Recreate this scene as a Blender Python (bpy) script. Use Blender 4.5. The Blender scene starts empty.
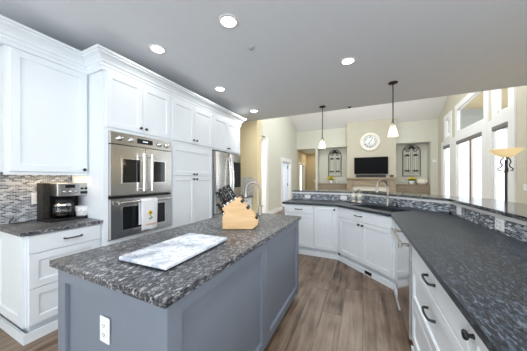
import bpy, math, random
from mathutils import Vector, Matrix
random.seed(7)
PI = math.pi
S = bpy.context.scene
COL = S.collection

# ---------------------------------------------------------------- camera
EYE = 1.35
cam_d = bpy.data.cameras.new('camera')
cam_d.sensor_width = 36
cam_d.lens = 212 / 527 * 36
cam_d.shift_y = 2.7 / 527
cam_d.clip_start = 0.02
cam = bpy.data.objects.new('camera', cam_d)
COL.objects.link(cam)
cam.location = (0, 0, EYE)
cam.rotation_euler = (PI / 2, 0, math.radians(25.1))
S.camera = cam

# ---------------------------------------------------------------- world, lights, exposure
W = bpy.data.worlds.new('daylight')
S.world = W
W.use_nodes = True
bg = W.node_tree.nodes['Background']
bg.inputs[0].default_value = (0.90, 0.95, 1.0, 1)
bg.inputs[1].default_value = 2.6

def area(name, loc, rot, sx, sy, power, color=(1, 1, 1)):
    d = bpy.data.lights.new(name, 'AREA')
    d.shape = 'RECTANGLE'; d.size = sx; d.size_y = sy
    d.energy = power; d.color = color
    o = bpy.data.objects.new(name, d); COL.objects.link(o)
    o.location = loc; o.rotation_euler = [math.radians(a) for a in rot]
    return o

area('window_light_behind', (-0.4, -2.9, 1.6), (103, 0, 0), 4.6, 2.0, 62, (0.86, 0.93, 1.0))  # unseen fill added behind the viewer in place of window daylight
area('window_light_side', (2.70, -0.2, 1.65), (90, 0, 90), 3.8, 1.5, 21, (0.88, 0.94, 1.0))  # unseen fill added on the right to light the left cabinets evenly
area('cove_uplight', (-0.2, 5.0, 3.2), (152, 0, 0), 4.2, 0.25, 95, (0.90, 0.95, 1.0))  # unseen fill added behind the header to whiten the vault
for i_, (x_, y_, e_) in enumerate(((-0.17, 1.55, 11), (-0.17, 0.40, 9), (-1.12, 0.40, 3.5), (0.95, 0.40, 6))):   # unseen fill discs added overhead, without fixtures
    l_ = area('recessed_lamp', (x_, y_, 2.79), (0, 0, 0), 0.13, 0.13, e_, (0.97, 0.98, 1.0)); l_.data.shape = 'DISK'
area('vault_light', (-0.3, 7.4, 4.7), (0, 0, 0), 3.5, 2.0, 100, (0.93, 0.985, 0.97))  # unseen fill added high in the vault to brighten the great room
area('hall_light', (-2.6, 12.2, 2.78), (0, 0, 0), 0.5, 0.8, 6, (1.0, 0.84, 0.58))
area('pantry_hall_light', (-3.7, 5.9, 2.7), (0, 0, 0), 0.8, 0.8, 30, (1.0, 0.95, 0.9))
area('study_light', (-4.4, 8.6, 2.6), (0, 0, 0), 1.2, 1.0, 30, (0.8, 0.88, 1.0))

S.view_settings.view_transform = 'Standard'
S.view_settings.look = 'None'
S.view_settings.gamma = 1
S.view_settings.use_curve_mapping = False
S.view_settings.exposure = 0.4

# ---------------------------------------------------------------- materials
def nm(name):
    m = bpy.data.materials.new(name); m.use_nodes = True
    nt = m.node_tree
    b = nt.nodes['Principled BSDF']
    return m, nt, b

def N(nt, t, **kw):
    n = nt.nodes.new(t)
    for k, v in kw.items():
        setattr(n, k, v)
    return n

def ramp(nt, stops, interp='LINEAR'):
    r = N(nt, 'ShaderNodeValToRGB'); r.color_ramp.interpolation = interp
    e = r.color_ramp.elements
    while len(e) < len(stops): e.new(0.5)
    for el, (p, c) in zip(e, stops):
        el.position = p; el.color = (*c, 1)
    return r

def paint(name, c, rough=0.45, metal=0.0, var=0.04, scale=9, bump=0.0, bscale=300, spec=0.5, coat=0.0):
    m, nt, b = nm(name)
    tc = N(nt, 'ShaderNodeTexCoord')
    nz = N(nt, 'ShaderNodeTexNoise'); nz.inputs['Scale'].default_value = scale; nz.inputs['Detail'].default_value = 4
    nt.links.new(tc.outputs['Object'], nz.inputs['Vector'])
    lo = tuple(max(0, x * (1 - var)) for x in c); hi = tuple(min(1, x * (1 + var)) for x in c)
    r = ramp(nt, [(0.3, lo), (0.7, hi)])
    nt.links.new(nz.outputs['Fac'], r.inputs['Fac'])
    nt.links.new(r.outputs['Color'], b.inputs['Base Color'])
    b.inputs['Roughness'].default_value = rough
    b.inputs['Metallic'].default_value = metal
    b.inputs['Specular IOR Level'].default_value = spec
    b.inputs['Coat Weight'].default_value = coat
    if bump:
        n2 = N(nt, 'ShaderNodeTexNoise'); n2.inputs['Scale'].default_value = bscale
        nt.links.new(tc.outputs['Object'], n2.inputs['Vector'])
        bp = N(nt, 'ShaderNodeBump'); bp.inputs['Strength'].default_value = bump; bp.inputs['Distance'].default_value = 0.002
        nt.links.new(n2.outputs['Fac'], bp.inputs['Height'])
        nt.links.new(bp.outputs['Normal'], b.inputs['Normal'])
    return m

def emis(name, c, s, base=(0.8, 0.8, 0.8)):
    m, nt, b = nm(name)
    b.inputs['Base Color'].default_value = (*base, 1)
    b.inputs['Emission Color'].default_value = (*c, 1)
    b.inputs['Emission Strength'].default_value = s
    return m

def glass(name, c=(1, 1, 1), rough=0.02, mix=0.25):
    """thin clear glass: mostly transparent with a glossy reflection"""
    m, nt, b = nm(name)
    out = nt.nodes['Material Output']
    tr = N(nt, 'ShaderNodeBsdfTransparent'); tr.inputs[0].default_value = (*c, 1)
    gl = N(nt, 'ShaderNodeBsdfGlossy'); gl.inputs['Roughness'].default_value = rough
    fr = N(nt, 'ShaderNodeFresnel'); fr.inputs[0].default_value = 1.45
    mx = N(nt, 'ShaderNodeMixShader')
    mul = N(nt, 'ShaderNodeMath', operation='MULTIPLY'); mul.inputs[1].default_value = mix * 4
    nt.links.new(fr.outputs[0], mul.inputs[0])
    nt.links.new(mul.outputs[0], mx.inputs[0])
    nt.links.new(tr.outputs[0], mx.inputs[1]); nt.links.new(gl.outputs[0], mx.inputs[2])
    nt.links.new(mx.outputs[0], out.inputs['Surface'])
    return m

def steel(name, c=(0.62, 0.61, 0.59), rough=0.28, axis=2, strength=0.25):
    m, nt, b = nm(name)
    tc = N(nt, 'ShaderNodeTexCoord'); mp = N(nt, 'ShaderNodeMapping')
    sc = [220, 220, 220]; sc[axis] = 2.0
    mp.inputs['Scale'].default_value = sc
    nz = N(nt, 'ShaderNodeTexNoise'); nz.inputs['Scale'].default_value = 1.0; nz.inputs['Detail'].default_value = 3
    nt.links.new(tc.outputs['Object'], mp.inputs['Vector']); nt.links.new(mp.outputs[0], nz.inputs['Vector'])
    r = ramp(nt, [(0.3, tuple(x * 0.9 for x in c)), (0.7, tuple(min(1, x * 1.08) for x in c))])
    nt.links.new(nz.outputs['Fac'], r.inputs[0]); nt.links.new(r.outputs[0], b.inputs['Base Color'])
    b.inputs['Metallic'].default_value = 1.0; b.inputs['Roughness'].default_value = rough
    bp = N(nt, 'ShaderNodeBump'); bp.inputs['Strength'].default_value = strength * 0.3; bp.inputs['Distance'].default_value = 0.001
    nt.links.new(nz.outputs['Fac'], bp.inputs['Height']); nt.links.new(bp.outputs[0], b.inputs['Normal'])
    return m

def granite(name, dark=(0.010, 0.011, 0.013), mid=(0.055, 0.057, 0.062), light=(0.34, 0.33, 0.31), rough=0.35, angle=35, stretch=(1, 0.42, 1), scale=34, bump=0.35):
    m, nt, b = nm(name)
    tc = N(nt, 'ShaderNodeTexCoord'); mp = N(nt, 'ShaderNodeMapping')
    mp.inputs['Rotation'].default_value = (0, 0, math.radians(angle)); mp.inputs['Scale'].default_value = stretch
    nt.links.new(tc.outputs['Object'], mp.inputs['Vector'])
    big = N(nt, 'ShaderNodeTexNoise'); big.inputs['Scale'].default_value = 3.2; big.inputs['Detail'].default_value = 3
    nt.links.new(mp.outputs[0], big.inputs['Vector'])
    n1 = N(nt, 'ShaderNodeTexNoise'); n1.inputs['Scale'].default_value = scale; n1.inputs['Detail'].default_value = 7
    n1.inputs['Roughness'].default_value = 0.68; n1.inputs['Distortion'].default_value = 0.9
    nt.links.new(mp.outputs[0], n1.inputs['Vector'])
    ad = N(nt, 'ShaderNodeMath', operation='MULTIPLY_ADD'); ad.inputs[1].default_value = 0.14; ad.inputs[2].default_value = -0.07
    nt.links.new(big.outputs['Fac'], ad.inputs[0])
    sm = N(nt, 'ShaderNodeMath', operation='ADD'); nt.links.new(n1.outputs['Fac'], sm.inputs[0]); nt.links.new(ad.outputs[0], sm.inputs[1])
    r = ramp(nt, [(0.39, dark), (0.47, mid), (0.545, tuple(x * 2.4 for x in mid)), (0.63, light)])
    nt.links.new(sm.outputs[0], r.inputs[0])
    nt.links.new(r.outputs[0], b.inputs['Base Color'])
    b.inputs['Specular IOR Level'].default_value = 0.4
    rr = N(nt, 'ShaderNodeMath', operation='MULTIPLY_ADD'); rr.inputs[1].default_value = 0.25; rr.inputs[2].default_value = rough - 0.12
    nt.links.new(n1.outputs['Fac'], rr.inputs[0]); nt.links.new(rr.outputs[0], b.inputs['Roughness'])
    bp = N(nt, 'ShaderNodeBump'); bp.inputs['Strength'].default_value = bump; bp.inputs['Distance'].default_value = 0.003
    nt.links.new(n1.outputs['Fac'], bp.inputs['Height']); nt.links.new(bp.outputs[0], b.inputs['Normal'])
    return m

def marble(name):
    m, nt, b = nm(name)
    tc = N(nt, 'ShaderNodeTexCoord')
    n0 = N(nt, 'ShaderNodeTexNoise'); n0.inputs['Scale'].default_value = 9; n0.inputs['Detail'].default_value = 5
    n0.inputs['Distortion'].default_value = 1.6
    nt.links.new(tc.outputs['Object'], n0.inputs['Vector'])
    ab = N(nt, 'ShaderNodeMath', operation='SUBTRACT'); ab.inputs[1].default_value = 0.5; nt.links.new(n0.outputs['Fac'], ab.inputs[0])
    a2 = N(nt, 'ShaderNodeMath', operation='ABSOLUTE'); nt.links.new(ab.outputs[0], a2.inputs[0])
    n1 = N(nt, 'ShaderNodeTexNoise'); n1.inputs['Scale'].default_value = 7; n1.inputs['Detail'].default_value = 4
    nt.links.new(tc.outputs['Object'], n1.inputs['Vector'])
    r = ramp(nt, [(0.0, (0.42, 0.46, 0.53)), (0.02, (0.66, 0.70, 0.76)), (0.06, (0.74, 0.77, 0.81))])
    nt.links.new(a2.outputs[0], r.inputs[0])
    r2 = ramp(nt, [(0.36, (0.42, 0.47, 0.55)), (0.50, (1, 1, 1))])
    nt.links.new(n1.outputs['Fac'], r2.inputs[0])
    mx = N(nt, 'ShaderNodeMixRGB', blend_type='MULTIPLY'); mx.inputs[0].default_value = 0.8
    nt.links.new(r.outputs[0], mx.inputs[1]); nt.links.new(r2.outputs[0], mx.inputs[2])
    nt.links.new(mx.outputs[0], b.inputs['Base Color'])
    b.inputs['Roughness'].default_value = 0.25
    return m

def M2(nt, op, a, bb=None, c=None):
    n = N(nt, 'ShaderNodeMath', operation=op)
    for i, x in enumerate((a, bb, c)):
        if x is None: continue
        if isinstance(x, (int, float)): n.inputs[i].default_value = x
        else: nt.links.new(x, n.inputs[i])
    return n.outputs[0]

def mosaic(name, w=0.040, h=0.0125, stops=None, grout=(0.36, 0.38, 0.40)):
    """running-bond mosaic of thin stone and glass sticks, in UV space (metres)"""
    m, nt, b = nm(name)
    uv = N(nt, 'ShaderNodeUVMap')
    sp = N(nt, 'ShaderNodeSeparateXYZ'); nt.links.new(uv.outputs[0], sp.inputs[0])
    v = M2(nt, 'DIVIDE', sp.outputs[1], h); row = M2(nt, 'FLOOR', v)
    off = M2(nt, 'MULTIPLY', M2(nt, 'MODULO', row, 2.0), 0.5)
    u = M2(nt, 'ADD', M2(nt, 'DIVIDE', sp.outputs[0], w), off); colm = M2(nt, 'FLOOR', u)
    cb = N(nt, 'ShaderNodeCombineXYZ'); nt.links.new(colm, cb.inputs[0]); nt.links.new(row, cb.inputs[1])
    wn = N(nt, 'ShaderNodeTexWhiteNoise'); nt.links.new(cb.outputs[0], wn.inputs['Vector'])
    stops = stops or [(0.0, (0.035, 0.045, 0.065)), (0.24, (0.09, 0.11, 0.145)), (0.48, (0.20, 0.225, 0.265)), (0.70, (0.36, 0.39, 0.43)), (0.88, (0.58, 0.61, 0.64))]
    r = ramp(nt, stops, 'CONSTANT'); nt.links.new(wn.outputs['Value'], r.inputs[0])
    fu = M2(nt, 'FRACT', u); fv = M2(nt, 'FRACT', v)
    eu = M2(nt, 'MINIMUM', fu, M2(nt, 'SUBTRACT', 1.0, fu)); ev = M2(nt, 'MINIMUM', fv, M2(nt, 'SUBTRACT', 1.0, fv))
    g = M2(nt, 'MAXIMUM', M2(nt, 'LESS_THAN', eu, 0.03), M2(nt, 'LESS_THAN', ev, 0.09))
    mx = N(nt, 'ShaderNodeMixRGB'); nt.links.new(g, mx.inputs[0]); nt.links.new(r.outputs[0], mx.inputs[1])
    mx.inputs[2].default_value = (*grout, 1)
    nt.links.new(mx.outputs[0], b.inputs['Base Color'])
    nt.links.new(M2(nt, 'MULTIPLY_ADD', g, 0.5, 0.18), b.inputs['Roughness'])
    return m

def planks(name):
    m, nt, b = nm(name)
    tc = N(nt, 'ShaderNodeTexCoord'); sp = N(nt, 'ShaderNodeSeparateXYZ'); nt.links.new(tc.outputs['Object'], sp.inputs[0])
    w, L = 0.185, 1.5
    x = M2(nt, 'DIVIDE', sp.outputs[0], w); ix = M2(nt, 'FLOOR', x)
    wn0 = N(nt, 'ShaderNodeTexWhiteNoise', noise_dimensions='1D'); nt.links.new(ix, wn0.inputs['W'])
    y = M2(nt, 'ADD', M2(nt, 'DIVIDE', sp.outputs[1], L), M2(nt, 'MULTIPLY', wn0.outputs['Value'], 7.0)); iy = M2(nt, 'FLOOR', y)
    cb = N(nt, 'ShaderNodeCombineXYZ'); nt.links.new(ix, cb.inputs[0]); nt.links.new(iy, cb.inputs[1])
    wn = N(nt, 'ShaderNodeTexWhiteNoise'); nt.links.new(cb.outputs[0], wn.inputs['Vector'])
    # grain, shifted per plank
    sc = N(nt, 'ShaderNodeVectorMath', operation='SCALE'); sc.inputs['Scale'].default_value = 13.0; nt.links.new(wn.outputs['Color'], sc.inputs[0])
    av = N(nt, 'ShaderNodeVectorMath', operation='ADD'); nt.links.new(tc.outputs['Object'], av.inputs[0]); nt.links.new(sc.outputs[0], av.inputs[1])
    mp = N(nt, 'ShaderNodeMapping'); mp.inputs['Scale'].default_value = (22, 1.6, 1); nt.links.new(av.outputs[0], mp.inputs[0])
    g = N(nt, 'ShaderNodeTexNoise'); g.inputs['Scale'].default_value = 1; g.inputs['Detail'].default_value = 7; g.inputs['Distortion'].default_value = 0.7
    nt.links.new(mp.outputs[0], g.inputs['Vector'])
    mp2 = N(nt, 'ShaderNodeMapping'); mp2.inputs['Scale'].default_value = (9, 4.0, 1); nt.links.new(av.outputs[0], mp2.inputs[0])
    k = N(nt, 'ShaderNodeTexNoise'); k.inputs['Scale'].default_value = 1; k.inputs['Detail'].default_value = 3; nt.links.new(mp2.outputs[0], k.inputs['Vector'])
    t = M2(nt, 'ADD', M2(nt, 'MULTIPLY', g.outputs['Fac'], 0.48), M2(nt, 'ADD', M2(nt, 'ADD', M2(nt, 'MULTIPLY', wn.outputs['Value'], 0.13), 0.10), M2(nt, 'MULTIPLY', k.outputs['Fac'], 0.34)))
    r = ramp(nt, [(0.41, (0.045, 0.023, 0.012)), (0.485, (0.125, 0.077, 0.048)), (0.57, (0.200, 0.136, 0.093)), (0.70, (0.30, 0.22, 0.165))])
    nt.links.new(t, r.inputs[0])
    fx = M2(nt, 'FRACT', x); ex = M2(nt, 'MINIMUM', fx, M2(nt, 'SUBTRACT', 1.0, fx))
    fy = M2(nt, 'FRACT', y); ey = M2(nt, 'MINIMUM', fy, M2(nt, 'SUBTRACT', 1.0, fy))
    gap = M2(nt, 'MAXIMUM', M2(nt, 'LESS_THAN', ex, 0.011), M2(nt, 'LESS_THAN', ey, 0.0012))
    mx = N(nt, 'ShaderNodeMixRGB'); nt.links.new(M2(nt, 'MULTIPLY', gap, 0.75), mx.inputs[0]); nt.links.new(r.outputs[0], mx.inputs[1]); mx.inputs[2].default_value = (0.03, 0.02, 0.015, 1)
    nt.links.new(mx.outputs[0], b.inputs['Base Color'])
    b.inputs['Roughness'].default_value = 0.42
    bp = N(nt, 'ShaderNodeBump'); bp.inputs['Strength'].default_value = 0.15; bp.inputs['Distance'].default_value = 0.003
    nt.links.new(g.outputs['Fac'], bp.inputs['Height']); nt.links.new(bp.outputs[0], b.inputs['Normal'])
    return m

def wood(name, c1, c2, scale=(3, 40, 40), rough=0.5):
    m, nt, b = nm(name)
    tc = N(nt, 'ShaderNodeTexCoord'); mp = N(nt, 'ShaderNodeMapping'); mp.inputs['Scale'].default_value = scale
    nt.links.new(tc.outputs['Object'], mp.inputs[0])
    g = N(nt, 'ShaderNodeTexNoise'); g.inputs['Scale'].default_value = 1; g.inputs['Detail'].default_value = 6; g.inputs['Distortion'].default_value = 0.6
    nt.links.new(mp.outputs[0], g.inputs['Vector'])
    r = ramp(nt, [(0.3, c1), (0.7, c2)]); nt.links.new(g.outputs['Fac'], r.inputs[0]); nt.links.new(r.outputs[0], b.inputs['Base Color'])
    b.inputs['Roughness'].default_value = rough
    return m

MW = paint('cabinet_white_paint', (0.765, 0.81, 0.845), 0.38, var=0.012)
MBL = paint('island_blue_grey_paint', (0.185, 0.215, 0.262), 0.42, var=0.02)
MTRIM = paint('trim_white_paint', (0.82, 0.82, 0.81), 0.4, var=0.01)
MCEIL = paint('ceiling_paint', (0.78, 0.815, 0.86), 0.9, var=0.01, bump=0.15, bscale=150)
MVAULT = paint('vault_paint', (0.86, 0.86, 0.86), 0.9, var=0.01)
MWALL = paint('greige_wall_paint', (0.55, 0.52, 0.43), 0.85, var=0.015, bump=0.1, bscale=200)
MWALLL = paint('pale_wall_paint', (0.60, 0.59, 0.51), 0.85, var=0.015, bump=0.1, bscale=200)
MGR = granite('leathered_granite', dark=(0.012, 0.013, 0.015), mid=(0.050, 0.054, 0.062), light=(0.52, 0.50, 0.48), scale=72, stretch=(1, 0.5, 1), angle=58)
MGRP = granite('leathered_granite_peninsula', dark=(0.008, 0.010, 0.013), mid=(0.012, 0.017, 0.024), light=(0.12, 0.145, 0.18), rough=0.37, angle=65, stretch=(1, 0.3, 1), scale=95, bump=0.7)  # same stone as the island, with bluish reflections put into the colour
MLED = granite('ledge_granite', rough=0.10, mid=(0.05, 0.052, 0.055), bump=0.0, scale=70)
MMARB = marble('white_marble')
MTILE = mosaic('mosaic_tile')
MTILEW = mosaic('mosaic_tile_coffee_wall', w=0.036, h=0.014, stops=[(0.0, (0.07, 0.085, 0.11)), (0.22, (0.15, 0.17, 0.20)), (0.5, (0.26, 0.275, 0.30)), (0.75, (0.42, 0.44, 0.47))], grout=(0.48, 0.51, 0.55))
MFLOOR = planks('oak_plank_floor')
MST = steel('brushed_steel', (0.60, 0.59, 0.575), 0.22, strength=0.08)
MSTH = steel('brushed_steel_bright', (0.74, 0.73, 0.71), 0.2)
MSTD = steel('dark_brushed_steel', (0.36, 0.36, 0.36), 0.3)
MNI = paint('brushed_nickel', (0.38, 0.365, 0.345), 0.32, 1.0, var=0.03)
MBLK = paint('black_hardware', (0.012, 0.012, 0.014), 0.35, var=0.1)
MBZ = paint('dark_bronze', (0.035, 0.030, 0.028), 0.4, 0.6, var=0.1)
MBP = paint('black_plastic', (0.012, 0.012, 0.013), 0.4, var=0.1, spec=0.25)
MDG = paint('oven_dark_glass', (0.008, 0.009, 0.010), 0.06, var=0.05)
MDISP = paint('display_glass', (0.004, 0.004, 0.006), 0.1, var=0.05)
MSCR = paint('tv_screen', (0.003, 0.003, 0.004), 0.5, var=0.05, spec=0.08)
MPLATE = paint('white_plastic', (0.80, 0.81, 0.82), 0.35, var=0.01)
MSLOT = paint('socket_slot_dark', (0.03, 0.03, 0.03), 0.5)
MTOW = paint('towel_cotton', (0.82, 0.83, 0.86), 0.95, var=0.03, bump=0.5, bscale=500)
MYEL = paint('yellow_petals', (0.80, 0.58, 0.03), 0.7, var=0.15, scale=40)
MORA = paint('orange_thread', (0.80, 0.42, 0.20), 0.8)
MGRN = paint('leaf_green', (0.10, 0.18, 0.05), 0.6, var=0.2)
MBLOCK = wood('knife_block_wood', (0.56, 0.35, 0.16), (0.68, 0.46, 0.25), (5, 30, 30), 0.45)
MMANT = wood('mantel_wood', (0.25, 0.19, 0.125), (0.36, 0.285, 0.195), (2, 18, 18), 0.5)
MCRED = wood('credenza_wood', (0.20, 0.15, 0.10), (0.30, 0.235, 0.165), (2, 18, 18), 0.5)
MCREAM = paint('cream_ceramic', (0.78, 0.74, 0.63), 0.5, var=0.05)
MGLASS = glass('window_glass', (0.98, 0.99, 1.0), 0.01, 0.15)
MSHADE = None
MCARAFE = glass('carafe_glass', (0.80, 0.80, 0.80), 0.03, 0.4)
MCOFF = paint('coffee_liquid', (0.012, 0.006, 0.004), 0.15)
MCUP = mosaic('cup_glaze', 0.02, 0.018, [(0, (0.80, 0.80, 0.80)), (0.55, (0.62, 0.62, 0.63)), (0.75, (0.85, 0.85, 0.85))], (0.8, 0.8, 0.8))
MCAN = emis('can_lens', (1.0, 0.93, 0.82), 9)
MBULB = emis('bulb', (1.0, 0.86, 0.62), 6)
MTORCH = emis('amber_alabaster_glass', (1.0, 0.74, 0.36), 0.36, (0.8, 0.64, 0.38))
MPINE = wood('porch_ceiling_boards', (0.72, 0.53, 0.22), (0.82, 0.66, 0.34), (3, 12, 12), 0.6)
MDECK = paint('deck_concrete', (0.76, 0.74, 0.68), 0.8, var=0.08)
MHILL = paint('hazy_hill', (0.20, 0.24, 0.24), 0.9, var=0.3, scale=0.6)
MDOOR = paint('interior_door_paint', (0.74, 0.77, 0.82), 0.45, var=0.01)
MSHADEFAB = paint('roller_shade_cassette', (0.20, 0.19, 0.18), 0.6)
MBRN = paint('door_stile_brown', (0.26, 0.13, 0.09), 0.5)
MCLOCK = paint('clock_face', (0.80, 0.80, 0.78), 0.5, var=0.03)
MCLKF = paint('clock_frame_cream', (0.74, 0.70, 0.62), 0.5, var=0.05)

def frosted(name):
    m, nt, b = nm(name)
    b.inputs['Base Color'].default_value = (0.95, 0.93, 0.88, 1)
    b.inputs['Roughness'].default_value = 0.15
    b.inputs['Transmission Weight'].default_value = 0.0
    out = nt.nodes['Material Output']
    tr = N(nt, 'ShaderNodeBsdfTransparent'); tr.inputs[0].default_value = (0.98, 0.97, 0.95, 1)
    tl = N(nt, 'ShaderNodeBsdfTranslucent'); tl.inputs[0].default_value = (0.9, 0.88, 0.84, 1)
    a = N(nt, 'ShaderNodeMixShader'); a.inputs[0].default_value = 0.45
    nt.links.new(b.outputs[0], a.inputs[1]); nt.links.new(tl.outputs[0], a.inputs[2])
    mx = N(nt, 'ShaderNodeMixShader'); mx.inputs[0].default_value = 0.32
    nt.links.new(tr.outputs[0], mx.inputs[1]); nt.links.new(a.outputs[0], mx.inputs[2])
    nt.links.new(mx.outputs[0], out.inputs['Surface'])
    return m
MSHADE = frosted('seeded_glass_shade')

# ---------------------------------------------------------------- mesh builder
class MB:
    def __init__(self):
        self.v = []; self.f = []; self.s = []; self.uv = {}
    def add(self, vs, fs, smooth=False, uvs=None):
        o = len(self.v)
        self.v += [tuple(p) for p in vs]
        for i, f in enumerate(fs):
            if uvs: self.uv[len(self.f)] = uvs[i]
            self.f.append([o + k for k in f]); self.s.append(smooth)
        return self
    def box(self, x0, x1, y0, y1, z0, z1):
        vs = [(x, y, z) for z in (z0, z1) for y in (y0, y1) for x in (x0, x1)]
        return self.add(vs, [(0, 2, 3, 1), (4, 5, 7, 6), (0, 1, 5, 4), (1, 3, 7, 5), (3, 2, 6, 7), (2, 0, 4, 6)])
    def prism(self, poly, a0, a1, axis='z'):
        """polygon extruded along an axis; poly in the other two axes' order (x,y)/(x,z)/(y,z)"""
        n = len(poly)
        def P(p, a):
            return (p[0], p[1], a) if axis == 'z' else (p[0], a, p[1]) if axis == 'y' else (a, p[0], p[1])
        vs = [P(p, a0) for p in poly] + [P(p, a1) for p in poly]
        fs = [list(range(n))[::-1], [n + i for i in range(n)]] + [(i, (i + 1) % n, n + (i + 1) % n, n + i) for i in range(n)]
        return self.add(vs, fs)
    def cyl(self, p0, p1, r0, r1=None, n=20, caps=True):
        r1 = r0 if r1 is None else r1
        p0 = Vector(p0); p1 = Vector(p1); d = (p1 - p0).normalized()
        a = d.orthogonal().normalized(); b = d.cross(a)
        vs = []
        for p, r in ((p0, r0), (p1, r1)):
            vs += [p + a * (r * math.cos(2 * PI * i / n)) + b * (r * math.sin(2 * PI * i / n)) for i in range(n)]
        self.add(vs, [(i, (i + 1) % n, n + (i + 1) % n, n + i) for i in range(n)], True)
        if caps:
            self.add(vs[:n], [list(range(n))[::-1]]); self.add(vs[n:], [list(range(n))])
        return self
    def lathe(self, prof, c=(0, 0, 0), n=28, axis='z', closed=False):
        vs = []; m = len(prof)
        for r, h in prof:
            for i in range(n):
                a = 2 * PI * i / n; x, y = r * math.cos(a), r * math.sin(a)
                p = (x, y, h) if axis == 'z' else (x, -h, y) if axis == '-y' else (h, x, y)
                vs.append((c[0] + p[0], c[1] + p[1], c[2] + p[2]))
        rng = range(m if closed else m - 1)
        fs = [(j * n + i, j * n + (i + 1) % n, ((j + 1) % m) * n + (i + 1) % n, ((j + 1) % m) * n + i) for j in rng for i in range(n)]
        return self.add(vs, fs, True)
    def tube(self, pts, r, n=10, caps=True):
        pts = [Vector(p) for p in pts]; rs = r if isinstance(r, (list, tuple)) else [r] * len(pts)
        vs = []; a = None
        for i, p in enumerate(pts):
            d = (pts[min(i + 1, len(pts) - 1)] - pts[max(i - 1, 0)]).normalized()
            if a is None: a = d.orthogonal().normalized()
            a = (a - d * a.dot(d)).normalized(); b = d.cross(a)
            vs += [p + a * (rs[i] * math.cos(2 * PI * k / n)) + b * (rs[i] * math.sin(2 * PI * k / n)) for k in range(n)]
        m = len(pts)
        self.add(vs, [(j * n + i, j * n + (i + 1) % n, (j + 1) * n + (i + 1) % n, (j + 1) * n + i) for j in range(m - 1) for i in range(n)], True)
        if caps:
            self.add(vs[:n], [list(range(n))[::-1]]); self.add(vs[-n:], [list(range(n))])
        return self
    def ball(self, c, rx, ry=None, rz=None, n=14, m=9):
        ry = ry or rx; rz = rz or rx
        vs = []
        for j in range(m + 1):
            t = PI * j / m
            for i in range(n):
                a = 2 * PI * i / n
                vs.append((c[0] + rx * math.sin(t) * math.cos(a), c[1] + ry * math.sin(t) * math.sin(a), c[2] - rz * math.cos(t)))
        return self.add(vs, [(j * n + i, j * n + (i + 1) % n, (j + 1) * n + (i + 1) % n, (j + 1) * n + i) for j in range(m) for i in range(n)], True)
    def sweep(self, path, prof, closed_prof=True):
        """profile of (outward, z) carried along a plan polyline with mitred corners; outward is the right-hand side"""
        P = [Vector((p[0], p[1])) for p in path]; k = len(P); m = len(prof)
        dirs = [(P[i + 1] - P[i]).normalized() for i in range(k - 1)]
        nor = [Vector((d.y, -d.x)) for d in dirs]
        mit = []
        for i in range(k):
            if i == 0: mit.append(nor[0])
            elif i == k - 1: mit.append(nor[-1])
            else:
                s = nor[i - 1] + nor[i]; s = s / s.length
                mit.append(s / s.dot(nor[i]))
        L = [0]
        for i in range(k - 1): L.append(L[-1] + (P[i + 1] - P[i]).length)
        vs = []
        for i in range(k):
            for o, z in prof:
                q = P[i] + mit[i] * o; vs.append((q.x, q.y, z))
        fs = []; uvs = []
        for i in range(k - 1):
            for j in range(m if closed_prof else m - 1):
                j2 = (j + 1) % m
                fs.append((i * m + j, (i + 1) * m + j, (i + 1) * m + j2, i * m + j2))
                uvs.append(((L[i], prof[j][1]), (L[i + 1], prof[j][1]), (L[i + 1], prof[j2][1]), (L[i], prof[j2][1])))
        self.add(vs, fs, False, uvs)
        if closed_prof:
            self.add(vs[:m], [list(range(m))]); self.add(vs[-m:], [list(range(m))[::-1]])
        return self
    def front(self, x0, x1, z0, z1, yf=0.0, th=0.02, rail=0.058, rec=0.011, ch=0.008):
        """shaker front facing -y: outer face at yf-th, chamfer to a recessed centre panel"""
        y0 = yf - th; y1 = y0 + rec
        def ring(a, y): return [(x0 + a, y, z0 + a), (x1 - a, y, z0 + a), (x1 - a, y, z1 - a), (x0 + a, y, z1 - a)]
        e = 0.002
        R = [ring(0, yf), ring(0, y0 + e), ring(e, y0), ring(rail, y0), ring(rail + ch * 0.3, y0 + 0.005), ring(rail + ch * 0.75, y0 + 0.005), ring(rail + ch, y1)]
        vs = [p for r in R for p in r]
        fs = [(k * 4 + i, k * 4 + (i + 1) % 4, k * 4 + 4 + (i + 1) % 4, k * 4 + 4 + i) for k in range(len(R) - 1) for i in range(4)]
        fs.append([(len(R) - 1) * 4 + i for i in range(4)]); fs.append([3, 2, 1, 0])
        return self.add(vs, fs)
    def xform(self, M):
        self.v = [tuple(M @ Vector(p)) for p in self.v]; return self
    def build(self, name, mat, parent=None, bevel=0, seg=2):
        me = bpy.data.meshes.new(name)
        me.from_pydata(self.v, [], self.f)
        if self.uv:
            ul = me.uv_layers.new(name='UVMap')
            for pi, p in enumerate(me.polygons):
                if pi in self.uv:
                    for k, li in enumerate(p.loop_indices): ul.data[li].uv = self.uv[pi][k]
        me.polygons.foreach_set('use_smooth', self.s)
        me.materials.append(mat)
        me.update()
        o = bpy.data.objects.new(name, me); COL.objects.link(o)
        if parent: o.parent = parent
        if bevel:
            b = o.modifiers.new('edge', 'BEVEL'); b.width = bevel; b.segments = seg; b.limit_method = 'ANGLE'; b.angle_limit = math.radians(50)
        return o

def tag(o, label, cat, group=None):
    o['label'] = label; o['category'] = cat
    if group: o['group'] = group
    return o
def thing(name, label, cat, loc=(0, 0, 0), rz=0.0, group=None):
    o = bpy.data.objects.new(name, None); COL.objects.link(o); o.empty_display_size = 0.05
    o.location = loc; o.rotation_euler = (0, 0, rz)
    return tag(o, label, cat, group)
def struct(o):
    o['kind'] = 'structure'; return o
def copy_tree(o, parent=None):
    c = o.copy(); COL.objects.link(c)
    if parent: c.parent = parent
    for ch in list(o.children): copy_tree(ch, c)
    return c
R90 = PI / 2

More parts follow.
